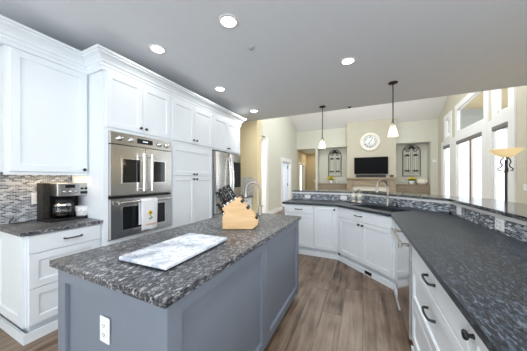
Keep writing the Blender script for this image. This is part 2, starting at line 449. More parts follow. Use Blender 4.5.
# ================================================================ STRUCTURE
LX, RX = -3.10, 2.74            # great-room side walls
CZ = 2.80                       # kitchen ceiling
CE = 4.75                       # where the flat ceiling ends
BY = 10.7                       # back wall
def vault(y):
    return 3.74 + 0.45 * (BY - y) if y > 7.7 else 3.74 + 0.45 * (y - CE + 0.05)

struct(MB().box(-5.6, 6.5, -3.2, 13.4, -0.12, 0.0).build('floor', MFLOOR))
struct(MB().box(-3.3, 2.95, -3.2, CE, CZ, CZ + 0.16).build('ceiling', MCEIL))
# vaulted ceiling: two slopes
yr = 7.7
mb = MB()
zr = vault(yr); zb = vault(BY + 0.3); zk = vault(CE)
mb.prism([(CE - 0.05, zk), (yr, zr), (BY + 0.3, zb), (BY + 0.3, zb + 0.15), (yr, zr + 0.15), (CE - 0.05, zk + 0.15)], LX - 0.2, RX + 0.2, 'x')
struct(mb.build('ceiling_vault', MVAULT))
struct(MB().box(-3.3, 2.95, CE - 0.14, CE, CZ + 0.16, zk + 0.1).build('wall_header', MWALL))
# left wall of kitchen
struct(MB().box(LX - 0.15, LX, -3.2, CE, 0, CZ).build('wall_left', MWALL))
# warm return wall past the fridge
struct(MB().box(LX, -2.40, CE, CE + 0.25, 0, CZ + 0.5).build('wall_return', paint('warm_return_paint', (0.78, 0.66, 0.42), 0.85, var=0.015)))
# rear wall behind the viewer, with a wide window opening
mb = MB()
mb.box(-3.3, 2.95, -3.3, -3.15, 0, 0.6).box(-3.3, 2.95, -3.3, -3.15, 2.6, CZ).box(-3.3, -2.7, -3.3, -3.15, 0.6, 2.6).box(1.9, 2.95, -3.3, -3.15, 0.6, 2.6)
struct(mb.build('wall_rear', MWALL))

def wall_cols(axis_x0, axis_x1, cols, top, bottom=0.0):
    """wall in a y-z plane; cols = [(y0,y1,[(za0,za1,zb0,zb1)...])] openings bottom/top at y0 and y1"""
    mb = MB()
    for y0, y1, ops in cols:
        lo0 = lo1 = bottom
        for a0, a1, b0, b1 in ops:
            if a0 > lo0 + 1e-4 or b0 > lo1 + 1e-4:
                mb.prism([(y0, lo0), (y1, lo1), (y1, b0), (y0, a0)], axis_x0, axis_x1, 'x')
            lo0, lo1 = a1, b1
        mb.prism([(y0, lo0), (y1, lo1), (y1, top(y1)), (y0, top(y0))], axis_x0, axis_x1, 'x')
    return mb

# left wall of the great room with a door opening
D0, D1, DH = 8.46, 9.60, 2.07
mb = wall_cols(LX - 0.14, LX, [(6.85, D0, []), (D0, D1, [(0, DH, 0, DH)]), (D1, BY, [])], lambda y: vault(y) + 0.05)
mb.prism([(CE, 2.8), (6.85, 2.8), (6.85, vault(6.85) + 0.05), (CE, vault(CE) + 0.05)], LX - 0.14, LX, 'x')
struct(mb.build('wall_left_great_room', MWALLL))
# hall beside the return wall, study behind the door
struct(MB().box(-4.45, -4.3, CE, 7.2, 0, 2.8).build('wall_side_hall', MWALLL))
struct(MB().box(-4.3, LX - 0.14, 7.05, 7.2, 0, 2.8).build('wall_side_hall_end', MWALLL))
struct(MB().box(-4.45, LX - 0.14, CE, 7.2, 2.8, 2.9).build('ceiling_side_hall', MCEIL))
struct(MB().box(-5.5, -5.35, 7.2, 11.0, 0, 2.8).build('wall_study', paint('study_paint', (0.50, 0.55, 0.62), 0.85)))
struct(MB().box(-5.35, LX - 0.14, 10.3, 10.45, 0, 2.8).build('wall_study_end', paint('study_end_paint', (0.50, 0.55, 0.62), 0.85)))
struct(MB().box(-5.5, LX - 0.14, 7.2, 10.7, 2.8, 2.9).build('ceiling_study', MCEIL))
# white casing of the hall opening and of the study door
struct(MB().box(LX - 0.15, LX + 0.02, 6.80, 6.99, 0, 2.80).build('trim_hall_opening', MTRIM, bevel=0.004))
mb = MB().box(LX, LX + 0.025, D0 - 0.14, D0, 0, DH + 0.02).box(LX, LX + 0.025, D1, D1 + 0.14, 0, DH + 0.02).box(LX, LX + 0.032, D0 - 0.17, D1 + 0.17, DH, DH + 0.16)
mb.box(LX - 0.14, LX, D0, D0 + 0.02, 0, DH).box(LX - 0.14, LX, D1 - 0.02, D1, 0, DH).box(LX - 0.14, LX, D0, D1, DH - 0.02, DH)
struct(mb.build('trim_study_door', MTRIM))
# study door leaf, swung open into the study, hinged on the far jamb
dl = thing('door_1', 'pale blue grey panel door standing open in the great room side wall', 'door', (LX - 0.13, D1 - 0.05, 0), math.radians(188))
dl['kind'] = 'structure'
MB().front(0.0, 1.02, 0.01, 2.04, 0.02, 0.04, 0.11, 0.014).build('door_leaf', MDOOR, dl)
mb = MB()
for z in (0.25, 1.05, 1.85): mb.cyl((-0.012, 0.0, z - 0.06), (-0.012, 0.0, z + 0.06), 0.018)
mb.build('hinge', MBLK, dl)

# back wall: lintel wall over niches, bump-out, hall
NY = 11.2
mb = MB()
SF = 2.84
mb.box(LX - 0.14, RX + 0.14, BY, BY + 0.12, SF, vault(BY) + 0.05)
mb.box(2.50, RX + 0.14, BY, NY + 0.12, 0, SF)
struct(mb.build('wall_back', MWALLL))
struct(MB().box(-2.04, -0.655, NY, NY + 0.1, 0, SF).box(-2.14, -2.04, BY, 13.0, 0, SF).build('wall_back_niche_left', MWALLL))
struct(MB().box(1.26, 2.50, NY, NY + 0.1, 0, SF).build('wall_back_niche_right', MWALLL))
struct(MB().box(-0.655, 1.26, 10.4, NY + 0.1, 0, vault(10.4) + 0.05).build('wall_chimney_breast', paint('chimney_breast_paint', (0.48, 0.445, 0.355), 0.85, var=0.015)))
struct(MB().box(-2.04, -0.655, BY + 0.12, NY + 0.1, SF, SF + 0.1).box(1.26, 2.5, BY + 0.12, NY + 0.1, SF, SF + 0.1).build('ceiling_niche', MCEIL))
MHALL = paint('hall_paint', (0.58, 0.50, 0.34), 0.85)
struct(MB().box(LX - 0.14, -2.14, 13.0, 13.12, 0, SF).build('wall_hall_back', MHALL))
struct(wall_cols(LX - 0.14, LX, [(BY, 11.25, []), (11.25, 12.15, [(0, 2.08, 0, 2.08)]), (12.15, 13.1, [])], lambda y: SF).build('wall_hall_left', MHALL))
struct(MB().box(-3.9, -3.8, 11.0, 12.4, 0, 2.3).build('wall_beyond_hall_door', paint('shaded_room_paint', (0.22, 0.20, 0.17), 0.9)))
struct(MB().box(LX - 0.14, -2.04, BY + 0.12, 13.1, SF, SF + 0.1).build('ceiling_hall', MCEIL))
mb = MB().box(LX, LX + 0.025, 11.11, 11.25, 0, 2.1).box(LX, LX + 0.025, 12.15, 12.29, 0, 2.1).box(LX, LX + 0.032, 11.08, 12.32, 2.08, 2.22)
struct(mb.build('trim_hall_door', MTRIM))

# right wall with windows
SL1 = (9.34, 10.02); FD = (7.16, 8.80); SL2 = (6.10, 6.72)
HD = 2.53
cols = [(-3.2, 6.10, []),
        (6.10, 6.72, [(0.12, HD, 0.12, HD), (2.70, 3.70, 2.70, 3.66)]),
        (6.72, 7.08, []),
        (7.08, 7.16, [(2.80, 3.66, 2.80, 3.65)]),
        (7.16, 8.70, [(0, HD, 0, HD), (2.80, 3.65, 2.80, 3.52)]),
        (8.70, 8.80, [(0, HD, 0, HD)]),
        (8.80, 9.34, []),
        (9.34, 9.42, [(0.12, HD, 0.12, HD)]),
        (9.42, 9.74, [(0.12, HD, 0.12, HD), (2.80, 3.48, 2.80, 3.45)]),
        (9.74, 10.02, [(0.12, HD, 0.12, HD)]),
        (10.02, BY + 0.1, [])]
def rtop(y): return (CZ + 0.0) if y < CE - 0.01 else vault(y) + 0.05
mb = wall_cols(RX, RX + 0.05, [(-3.2, -2.2, []), (-2.2, 1.8, [(0.85, 2.45, 0.85, 2.45)]), (1.8, CE - 0.02, [])], lambda y: CZ)
mb2 = wall_cols(RX, RX + 0.05, [(CE - 0.02, 6.10, [])] + cols[1:], lambda y: vault(y) + 0.05)
mb.add(mb2.v, mb2.f)
struct(mb.build('wall_right', paint('right_wall_paint', (0.58, 0.54, 0.44), 0.85, var=0.015)))
# white casings around every window: one named window each
def win(idx, y0, y1, z0, za, zb, w=0.2, sill=True):
    mb = MB(); x0, x1 = RX - 0.03, RX + 0.02
    mb.prism([(y0 - w, z0 - (0.10 if sill else 0)), (y0, z0 - (0.10 if sill else 0)), (y0, za), (y0 - w, za)], x0, x1, 'x')
    mb.prism([(y1, z0 - (0.10 if sill else 0)), (y1 + w, z0 - (0.10 if sill else 0)), (y1 + w, zb), (y1, zb)], x0, x1, 'x')
    w2 = min(w, 0.17); mb.prism([(y0 - w, za), (y1 + w, zb), (y1 + w, zb + w2), (y0 - w, za + w2)], x0, x1, 'x')
    if sill: mb.prism([(y0, z0 - 0.10), (y1, z0 - 0.10), (y1, z0), (y0, z0)], x0, x1, 'x')
    # sash
    t = 0.045; s0, s1 = RX + 0.002, RX + 0.03
    mb.prism([(y0, z0), (y0 + t, z0), (y0 + t, za), (y0, za)], s0, s1, 'x').prism([(y1 - t, z0), (y1, z0), (y1, zb), (y1 - t, zb)], s0, s1, 'x')
    mb.prism([(y0, za - t), (y1, zb - t), (y1, zb), (y0, za)], s0, s1, 'x').prism([(y0, z0), (y1, z0), (y1, z0 + t), (y0, z0 + t)], s0, s1, 'x')
    o = struct(mb.build('window_%d' % idx, MTRIM))
    p = MB().prism([(y0, z0), (y1, z0), (y1, zb), (y0, za)], RX + 0.014, RX + 0.019, 'x').build('pane', MGLASS, o)
    return o
win(1, SL1[0], SL1[1], 0.12, HD, HD)
win(2, SL2[0], SL2[1], 0.12, HD, HD)
win(3, 9.42, 9.74, 2.80, 3.48, 3.45)
win(4, 7.08, 8.70, 2.80, 3.655, 3.52)
win(5, 6.10, 6.52, 2.80, 3.70, 3.67)
# french doors
mb = MB()
x0, x1 = RX - 0.03, RX + 0.02
mb.box(x0, x1, FD[0] - 0.235, FD[0], 0, HD).box(x0, x1, FD[1], FD[1] + 0.335, 0, HD).box(x0, x1, FD[0] - 0.235, FD[1] + 0.335, HD, HD + 0.17)
fd = struct(mb.build('door_2', MTRIM))
mid = (FD[0] + FD[1]) / 2 - 0.12
for a, b in ((FD[0], mid - 0.02), (mid + 0.02, FD[1])):
    mb = MB(); s0, s1 = RX + 0.002, RX + 0.035
    mb.box(s0, s1, a, a + 0.05, 0, HD).box(s0, s1, b - 0.05, b, 0, HD).box(s0, s1, a, b, 0, 0.2).box(s0, s1, a, b, HD - 0.09, HD)
    mb.build('door_leaf', MTRIM, fd)
    MB().box(RX + 0.014, RX + 0.019, a, b, 0.2, HD - 0.09).build('pane', MGLASS, fd)
MB().box(RX - 0.015, RX + 0.04, mid - 0.03, mid + 0.03, 0, HD).build('meeting_stile', MBRN, fd)
# roller shades rolled up at the heads
G = 'roller shades over the glass doors and side windows'
for (a, b, lab) in ((FD[0], mid - 0.03, 'dark rolled up shade at head of the nearer glass door leaf'), (mid + 0.03, FD[1], 'dark rolled up shade at head of the farther glass door leaf'),
                    (SL2[0], SL2[1], 'dark rolled up shade at head of tall window behind the floor lamp'), (SL1[0], SL1[1], 'dark rolled up shade at head of narrow window by back corner')):
    t = thing('roller_shade', lab, 'window shade', (RX, (a + b) / 2, HD), 0, G)
    h = (b - a) / 2
    MB().box(-0.025, 0.028, -h, h, -0.085, 0).build('cassette', MSHADEFAB, t)
    MB().cyl((0.0, -h + 0.01, -0.095), (0.0, h - 0.01, -0.095), 0.012).build('hem_bar', MSHADEFAB, t)

# outside: porch and land
struct(MB().box(RX + 0.05, 7.5, 3.0, 13.0, -0.1, -0.02).build('ground_deck', MDECK))
struct(MB().prism([(RX + 0.16, 4.55), (5.6, 4.15), (5.6, 4.3), (RX + 0.16, 4.7)], 4.6, 12.4, 'y').build('ceiling_porch', MPINE))
struct(MB().box(3.2, 5.6, 12.1, 12.35, 3.42, 4.45).build('wall_porch_gable', paint('porch_gable_grey', (0.42, 0.46, 0.48), 0.8)))
struct(MB().box(5.45, 5.65, 12.1, 12.35, -0.02, 4.2).build('trim_porch_post', MTRIM))

# baseboards
struct(MB().box(LX, LX + 0.018, 6.99, D0 - 0.14, 0, 0.14).box(LX, LX + 0.018, D1 + 0.14, BY, 0, 0.14).build('baseboard_left', MTRIM))
struct(MB().box(-2.40, -2.385, CE, CE + 0.25, 0, 0.14).build('baseboard_return', MTRIM))
struct(MB().box(RX - 0.018, RX, -3.1, 5.9, 0, 0.14).build('baseboard_right', MTRIM))

# coffee wall tiles
struct(MB().sweep([(LX, 0.0), (LX, 1.295)], [(0, 0.915), (0.008, 0.915), (0.008, 1.42), (0, 1.42)]).build('wall_left_tiles', MTILEW))
struct(MB().sweep([(LX, CE), (-2.48, CE)], [(0, 0.915), (0.008, 0.915), (0.008, 1.38), (0, 1.38)]).build('wall_return_tiles', mosaic('mosaic_tile_nook', 0.05, 0.02, [(0.0, (0.52, 0.50, 0.45)), (0.4, (0.62, 0.60, 0.55)), (0.7, (0.72, 0.70, 0.66))], (0.7, 0.68, 0.62))))

# peninsula half wall and its tiles
PP = [(-1.34, 4.31), (0.02, 4.31), (1.0, 3.33), (1.0, -0.4)]
struct(MB().sweep(PP, [(0, 0), (0, 1.068), (-0.15, 1.068), (-0.15, 0)]).build('wall_peninsula', MWALL))
struct(MB().sweep(PP, [(0, 0.915), (0.008, 0.915), (0.008, 1.035), (0, 1.035)]).build('wall_peninsula_tiles', MTILE))
struct(MB().sweep(PP, [(0, 1.035), (0.022, 1.035), (0.022, 1.068), (0, 1.068)]).build('trim_peninsula', MTRIM))

# ================================================================ CABINETS
def knob(parent, x, z, y=-0.02):
    mb = MB().lathe([(0, 0), (0.009, 0.0), (0.007, 0.006), (0.006, 0.014), (0.015, 0.018), (0.017, 0.024), (0.014, 0.029), (0, 0.031)], (x, y, z), 18, '-y')
    return mb.build('knob', MBLK, parent)
def pull(parent, x, z, y=-0.02, L=0.13):
    mb = MB(); h = L / 2
    pts = [(x - h, y + 0.001, z), (x - h, y - 0.010, z), (x - h * 0.97, y - 0.020, z), (x - h * 0.88, y - 0.027, z), (x - h * 0.6, y - 0.031, z), (x - h * 0.2, y - 0.033, z)]
    pts += [(2 * x - p[0], p[1], p[2]) for p in pts[::-1]]
    r = [0.0085, 0.0075, 0.007, 0.0065, 0.0062, 0.0062]
    mb.tube(pts, r + r[::-1], 10)
    return mb.build('pull', MBLK, parent)

def cabinet(name, label, cat, loc, rz, w, d, z0, z1, fronts, group=None, base=False, mat=None, side=None, base_ret=(0, 0)):
    """front at local y=0 facing -y, x along the front"""
    mat = mat or MW
    t = thing(name, label, cat, loc, rz, group)
    MB().box(0, w, 0, d, z0, z1).build('carcass', mat, t)
    for fr in fronts:
        kind, a, b, c, e = fr[:5]
        mb = MB()
        if kind == 'slab':
            mb.front(a, b, c, e, 0, 0.02, 0.001, 0.0, 0.0005)
        else:
            mb.front(a, b, c, e, 0)
        o = mb.build('drawer' if kind in ('drawer', 'slab') else 'door', mat, t)
        for hw in fr[5:]:
            (knob if hw[0] == 'k' else pull)(o, hw[1], hw[2])
    if base:
        l, r = base_ret
        mb = MB().box(0.0 + (-0.02 if l else 0), w + (0.02 if r else 0), -0.022, 0.0, 0, 0.078)
        if l: mb.box(-0.02, 0.0, 0, d, 0, 0.078)
        if r: mb.box(w, w + 0.02, 0, d, 0, 0.078)
        mb.build('base_board', mat, t)
        MB().box(0.03 if l else 0, w - (0.03 if r else 0), 0.035, d, 0, z0).build('plinth', mat, t)
    return t

TF = -2.43; CF = TF - 0.02      # door face and carcass face of the tall run
TD = CF - LX - 0.025
g = 0.002
# ---- left upper
t = cabinet('upper_cabinet', 'white single door wall cabinet above the coffee maker', 'cabinet', (-2.74, 0.69, 0), R90, 0.603, -2.74 - LX, 1.405, 2.50,
            [('door', 0.03, 0.585, 1.41, 2.475, ('k', 0.555, 1.44))])
MB().box(0, 0.603, 0.0, 0.02, 1.38, 1.405).build('light_rail', MW, t)
mb = MB().box(0.20, 0.50, 0.06, 0.12, 1.39, 1.404)
mb.build('light_strip', emis('warm_strip', (1.0, 0.72, 0.40), 5), t)
ld = bpy.data.lights.new('cabinet_strip_light', 'AREA'); ld.shape = 'RECTANGLE'; ld.size = 0.4; ld.size_y = 0.05; ld.energy = 0.9; ld.color = (1.0, 0.74, 0.45)
lo = bpy.data.objects.new('cabinet_strip_light', ld); COL.objects.link(lo); lo.parent = t; lo.location = (0.32, 0.2, 1.385)
# ---- left base with drawers
bw = 1.295 - 0.745
t = cabinet('drawer_cabinet', 'white three drawer base cabinet under the coffee maker', 'cabinet', (-2.495, 0.745, 0), R90, bw, -2.495 - LX - 0.02, 0.125, 0.882,
            [('slab', 0.012, bw - 0.02, 0.725, 0.872, ('p', bw / 2 + 0.03, 0.80)), ('drawer', 0.012, bw - 0.02, 0.432, 0.718), ('drawer', 0.012, bw - 0.02, 0.132, 0.426)], base=True, base_ret=(1, 0))
mb = MB().front(0.0, 0.575, 0.125, 0.882, 0, 0.018, 0.075)
mb.xform(Matrix.Rotation(-R90, 4, 'Z')).xform(Matrix.Translation((0, 0.59, 0)))
mb.build('side_panel', MW, t)
o = tag(MB().box(LX, -2.452, 0.705, 1.294, 0.882, 0.914).build('coffee_worktop', MGR, bevel=0.003), 'dark granite worktop under the coffee maker beside the ovens', 'worktop')

# ---- tall run
TZ = 2.50
Y0, Y1, Y2, Y3 = 1.295, 2.145, 3.055, 4.0
UD = 1.895  # underside of top doors
def pair(w, z0, z1, kz, off=0.035):
    m = w / 2
    return [('door', 0.018, m - g, z0, z1, ('k', m - off, kz)), ('door', m + g, w - 0.018, z0, z1, ('k', m + off, kz))]
w = Y1 - Y0
# oven tower: a carcass open around the ovens
t = thing('oven_cabinet', 'white tall cabinet tower housing the double ovens', 'cabinet', (CF, Y0, 0), R90)
mb = MB().box(0, 0.045, 0, TD, 0, TZ).box(w - 0.02, w, 0, TD, 0, TZ).box(0.045, w - 0.02, 0, TD, 1.86, TZ).box(0.045, w - 0.02, 0, TD, 0.08, 0.68).box(0.045, w - 0.02, TD - 0.02, TD, 0.68, 1.86)
mb.build('carcass', MW, t)
for fr in pair(w, UD, TZ - 0.02, UD + 0.055):
    o = MB().front(*fr[1:5], 0).build('door', MW, t); knob(o, fr[5][1], fr[5][2])
o = MB().front(0.018, w - 0.018, 0.12, 0.66, 0).build('drawer', MW, t); pull(o, w / 2, 0.58)
MB().box(0, w, -0.022, 0.0, 0, 0.078).build('base_board', MW, t)
w = Y2 - Y1
t = cabinet('pantry_cabinet', 'white tall pantry cabinet between the ovens and the fridge', 'cabinet', (CF, Y1, 0), R90, w, TD, 0.12, TZ,
            pair(w, UD, TZ - 0.02, UD + 0.055) + [('door', 0.018, w - 0.018, 1.39, 1.815, ('k', w / 2 - 0.03, 1.412), ('k', w / 2 + 0.03, 1.412))] + pair(w, 0.125, 1.375, 1.335), base=True)
w = Y3 - Y2
t = cabinet('fridge_cabinet', 'white two door cabinet over the stainless refrigerator', 'cabinet', (CF, Y2, 0), R90, w, TD, 1.87, TZ,
            pair(w, UD, TZ - 0.02, UD + 0.045, 0.03))
MB().box(w - 0.02, w, 0, TD, 0, 1.87).build('end_panel', MW, t)

# ---- crown
prof = [(0.0, 2.478), (0.020, 2.478), (0.020, 2.515), (0.026, 2.523), (0.026, 2.548), (0.036, 2.556), (0.045, 2.580), (0.066, 2.606), (0.092, 2.622), (0.092, 2.634), (0.108, 2.640), (0.108, 2.662), (0.0, 2.662)]
o = MB().sweep([(LX, 0.685), (-2.74, 0.685), (-2.74, Y0 - 0.002), (CF, Y0 - 0.002), (CF, Y3 + 0.002), (LX, Y3 + 0.002)], prof).build('crown_moulding', MW)
tag(o, 'white stepped crown moulding running along all the tall cabinet tops', 'crown moulding')

# ---- nook past the fridge
t = cabinet('nook_cabinet', 'white base cabinet in the nook just past the refrigerator', 'cabinet', (-2.55, Y3 + 0.03, 0), R90, 0.70, 0.54, 0.12, 0.882,
            [('drawer', 0.01, 0.69, 0.72, 0.87, ('p', 0.35, 0.80)), ('door', 0.01, 0.348, 0.125, 0.712, ('k', 0.31, 0.67)), ('door', 0.352, 0.69, 0.125, 0.712, ('k', 0.39, 0.67))], base=True)
tag(MB().box(LX, -2.50, Y3 + 0.02, CE - 0.01, 0.882, 0.914).build('nook_worktop', MGR, bevel=0.003), 'dark granite worktop in the nook past the refrigerator', 'worktop')

# ---- double oven
OX = TF + 0.012; ow = 0.79
t = thing('double_oven', 'stainless double wall oven with french doors above', 'oven', (CF - 0.0, 1.338, 0), R90)
MB().box(0.02, ow - 0.02, 0.004, 0.55, 0.69, 1.852).build('housing', MSTD, t)
MB().box(0, ow, -0.035, 0.0, 1.722, 1.855).build('control_panel', MST, t, bevel=0.004)
cp = t.children[-1]
MB().box(0.30, 0.50, -0.039, -0.034, 1.762, 1.82).build('display', MDISP, cp)
mb = MB()
for k in range(6): mb.box(0.37 + k * 0.011, 0.376 + k * 0.011, -0.0398, -0.0388, 1.785, 1.797)
mb.build('display_digits', emis('display_digits', (0.6, 0.8, 1.0), 1.5), cp)
for x in (0.095, 0.225, 0.60, 0.715):
    k = MB().lathe([(0, 0), (0.030, 0), (0.030, 0.006), (0.023, 0.008), (0.021, 0.034), (0.018, 0.038), (0, 0.038)], (x, -0.035, 1.788), 24, '-y').build('knob', MSTH, cp)
def oven_door(x0, x1, z0, z1, wx0, wx1, wz0, wz1, nm_):
    mb = MB(); y0, y1 = -0.045, 0.0
    mb.box(x0, x1, y0, y1, z0, wz0).box(x0, x1, y0, y1, wz1, z1).box(x0, wx0, y0, y1, wz0, wz1).box(wx1, x1, y0, y1, wz0, wz1)
    o = mb.build('door', MST, t)
    MB().box(wx0, wx1, -0.040, -0.02, wz0, wz1).build('window', MDG, o)
    f = 0.012
    mb = MB().box(wx0 - f, wx1 + f, -0.0475, -0.044, wz0 - f, wz0).box(wx0 - f, wx1 + f, -0.0475, -0.044, wz1, wz1 + f).box(wx0 - f, wx0, -0.0475, -0.044, wz0, wz1).box(wx1, wx1 + f, -0.0475, -0.044, wz0, wz1)
    mb.build('window_frame', MSTH, o)
    return o
dz0, dz1 = 1.165, 1.712
for (a, b, wa, wb, hx) in ((0.004, ow / 2 - 0.003, 0.125, 0.33, ow / 2 - 0.052), (ow / 2 + 0.003, ow - 0.004, 0.47, 0.675, ow / 2 + 0.052)):
    o = oven_door(a, b, dz0, dz1, wa, wb, 1.30, 1.565, '')
    mb = MB()
    mb.cyl((hx, -0.10, 1.20), (hx, -0.10, 1.64), 0.0155)
    for z in (1.225, 1.615): mb.cyl((hx, -0.045, z), (hx, -0.10, z), 0.011)
    mb.build('handle', MSTH, o)
MB().box(0, ow, -0.03, 0.0, 1.128, 1.152).build('vent_strip', MBP, t)
o = oven_door(0.004, ow - 0.004, 0.695, 1.122, 0.125, 0.675, 0.775, 1.03, '')
mb = MB().cyl((0.055, -0.095, 1.082), (ow - 0.055, -0.095, 1.082), 0.0155)
for x in (0.085, ow - 0.085): mb.cyl((x, -0.045, 1.082), (x, -0.095, 1.082), 0.011)
mb.build('handle', MSTH, o)

# ---- towel on the lower oven handle
tw = thing('dish_towel', 'white dish towel with a yellow flower hanging on the lower oven handle', 'towel', (CF + 0.095, 1.32 + 0.34, 0), R90)
def cloth(x0, x1, zt, zb, yoff, sgn):
    vs = []; nx, nz = 18, 22
    for j in range(nz + 1):
        q = j / nz
        for i in range(nx + 1):
            p = i / nx
            x = x0 + (x1 - x0) * p
            y = yoff + sgn * (0.004 + 0.006 * math.sin(p * 9 + q * 2) * q + 0.008 * q * math.sin(p * 4.2))
            vs.append((x, y, zt + (zb - zt) * q + 0.004 * math.sin(p * 7) * q))
    fs = [(j * (nx + 1) + i, j * (nx + 1) + i + 1, (j + 1) * (nx + 1) + i + 1, (j + 1) * (nx + 1) + i) for j in range(nz) for i in range(nx)]
    return vs, fs
mb = MB()
vs, fs = cloth(-0.03, 0.185, 1.094, 0.735, -0.018, -1); mb.add(vs, fs, True)
vs, fs = cloth(-0.03, 0.185, 1.094, 0.80, 0.020, 0.4); mb.add(vs, fs, True)
n0 = 12; vv = []
for k in range(n0 + 1):
    a = PI * k / n0
    for x in (-0.03, 0.185): vv.append((x, -0.0205 * math.cos(a) , 1.092 + 0.018 * math.sin(a)))
mb.add(vv, [(2 * k, 2 * k + 1, 2 * k + 3, 2 * k + 2) for k in range(n0)], True)
o = mb.build('cloth', MTOW, tw)
sm = o.modifiers.new('thickness', 'SOLIDIFY'); sm.thickness = 0.003
fl = MB()
for k in range(11):
    a = 2 * PI * k / 11
    fl.ball((0.078 + 0.018 * math.cos(a), -0.0375, 0.935 + 0.018 * math.sin(a)), 0.010, 0.004, 0.010, 8, 6)
fl.build('flower_petals', MYEL, tw)
MB().ball((0.078, -0.040, 0.935), 0.011, 0.005, 0.011).build('flower_center', MBZ, tw)
mb = MB().tube([(0.078, -0.036, 0.91), (0.085, -0.037, 0.88), (0.08, -0.038, 0.85)], 0.0035, 6)
mb.ball((0.094, -0.038, 0.875), 0.016, 0.003, 0.007, 8, 6).ball((0.066, -0.038, 0.865), 0.014, 0.003, 0.006, 8, 6)
mb.build('flower_stem', MGRN, tw)
mb = MB()
mb.tube([(0.012 + 0.0035 * i, -0.041 - 0.002 * math.sin(i * .3), 0.800 + 0.010 * math.sin(i * 1.25)) for i in range(42)], 0.0022, 6)
mb.build('stitching', MORA, tw)

# ---- refrigerator
FW = 0.915
t = thing('refrigerator', 'stainless french door refrigerator with black water dispenser', 'refrigerator', (TF + 0.02, Y2 + 0.012, 0), R90)
MB().box(0.005, FW - 0.005, 0.07, 0.62, 0.02, 1.83).build('body', MSTD, t)
m = FW / 2
def curved_door(x0, x1, z0, z1, bul=0.022):
    mb = MB(); n = 12; P = []
    for i in range(n + 1):
        q = i / n; P.append((x0 + (x1 - x0) * q, 0.0 - bul * (1 - (2 * q - 1) ** 4)))
    P += [(x1, 0.065), (x0, 0.065)]
    mb.prism(P, z0, z1, 'z'); return mb
o1 = curved_door(0.0, m - 0.003, 0.70, 1.84).build('door', MST, t)
o2 = curved_door(m + 0.003, FW, 0.70, 1.84).build('door', MST, t)
o3 = curved_door(0.0, FW, 0.06, 0.69).build('drawer', MST, t)
for o, hx in ((o1, m - 0.05), (o2, m + 0.05)):
    pts = [(hx, -0.03 - 0.05 * math.sin(PI * q) ** 0.6, 0.78 + 0.96 * q) for q in [i / 16 for i in range(17)]]
    MB().tube(pts, 0.014, 10).build('handle', MSTH, o)
pts = [(0.08 + 0.755 * q, -0.03 - 0.05 * math.sin(PI * q) ** 0.6, 0.62) for q in [i / 16 for i in range(17)]]
MB().tube(pts, 0.014, 10).build('handle', MSTH, o3)
d = MB().box(m + 0.15, FW - 0.06, -0.032, -0.015, 1.16, 1.68).build('dispenser', MBP, o2, bevel=0.004)
MB().box(0.06, FW - 0.06, 0.03, 0.08, 0.0, 0.06).build('kick_grille', MBP, t)

# ================================================================ ISLAND
IX0, IX1, IY0, IY1 = -1.51, -0.64, 0.537, 2.39
t = thing('kitchen_island', 'blue grey panelled kitchen island base under the granite slab', 'kitchen island', ((IX0 + IX1) / 2, (IY0 + IY1) / 2, 0))
hx = (IX1 - IX0) / 2 - 0.026; hy = (IY1 - IY0) / 2 - 0.030
MB().box(-hx + 0.02, hx - 0.02, -hy + 0.02, hy - 0.02, 0.09, 0.88).build('carcass', MBL, t)
MB().box(-hx + 0.06, hx - 0.06, -hy + 0.06, hy - 0.06, 0.0, 0.09).build('plinth', MBL, t)
def isl_panel(w, x0, x1, rails=(0.07,)):
    return MB().front(x0, x1, 0.075, 0.88, 0, 0.024, 0.075, 0.021, 0.004)
for sx in (-1, 1):
    for sy in (-1, 1):
        xa, xb = sorted((sx * (hx + 0.003), sx * (hx - 0.07))); ya, yb = sorted((sy * (hy + 0.003), sy * (hy - 0.07)))
        MB().box(xa, xb, ya, yb, 0.05, 0.88).build('corner_post', MBL, t, bevel=0.002)
# near end
ep = isl_panel(0, -hx, hx); ep.xform(Matrix.Translation((0, -hy + 0.02, 0))); ep = ep.build('end_panel', MBL, t)
fp = MB().front(-hx, hx, 0.075, 0.88, 0, 0.024, 0.075, 0.021, 0.004).xform(Matrix.Rotation(PI, 4, 'Z')).xform(Matrix.Translation((0, hy - 0.02, 0))).build('end_panel', MBL, t)
for sgn in (1, -1):
    for a, b in ((-hy + 0.0, 0.0), (0.0, hy - 0.0)):
        MB().front(a, b, 0.075, 0.88, 0, 0.024, 0.068, 0.021, 0.004).xform(Matrix.Rotation(sgn * R90, 4, 'Z')).xform(Matrix.Translation((sgn * (hx - 0.02), 0, 0))).build('side_panel', MBL, t)
def outlet_mesh(parent, M, name='outlet', h=0.118, w=0.074, gangs=1, kind='duplex'):
    o = MB().box(-w / 2, w / 2, -0.006, 0, -h / 2, h / 2).xform(M).build(name, MPLATE, parent, bevel=0.002)
    mb = MB()
    for gx in range(gangs):
        cx = (gx - (gangs - 1) / 2) * 0.046
        if kind == 'duplex':
            for s in (-1, 1):
                mb.prism([(cx + 0.0165 * math.cos(a * PI / 8), s * 0.021 + 0.014 * math.sin(a * PI / 8)) for a in range(16)], -0.0085, -0.006, 'y')
        else:
            mb.box(cx - 0.016, cx + 0.016, -0.009, -0.006, -0.033, 0.033)
    mb.xform(M).build('face', MPLATE, o)
    if kind == 'duplex':
        for gx in range(gangs):
            cx = (gx - (gangs - 1) / 2) * 0.046
            for s in (-1, 1):
                for q in (-0.006, 0.006):
                    MB().box(cx + q - 0.0012, cx + q + 0.0012, -0.0092, -0.0084, s * 0.021 - 0.002, s * 0.021 + 0.007).xform(M).build('slot', MSLOT, o)
                MB().box(cx - 0.002, cx + 0.002, -0.0092, -0.0084, s * 0.021 - 0.009, s * 0.021 - 0.005).xform(M).build('slot', MSLOT, o)
    return o
outlet_mesh(t, Matrix.Translation((-1.082 - (IX0 + IX1) / 2, -hy + 0.014, 0.648)), 'outlet')
t.children[-1]['label'] = 'white duplex outlet'
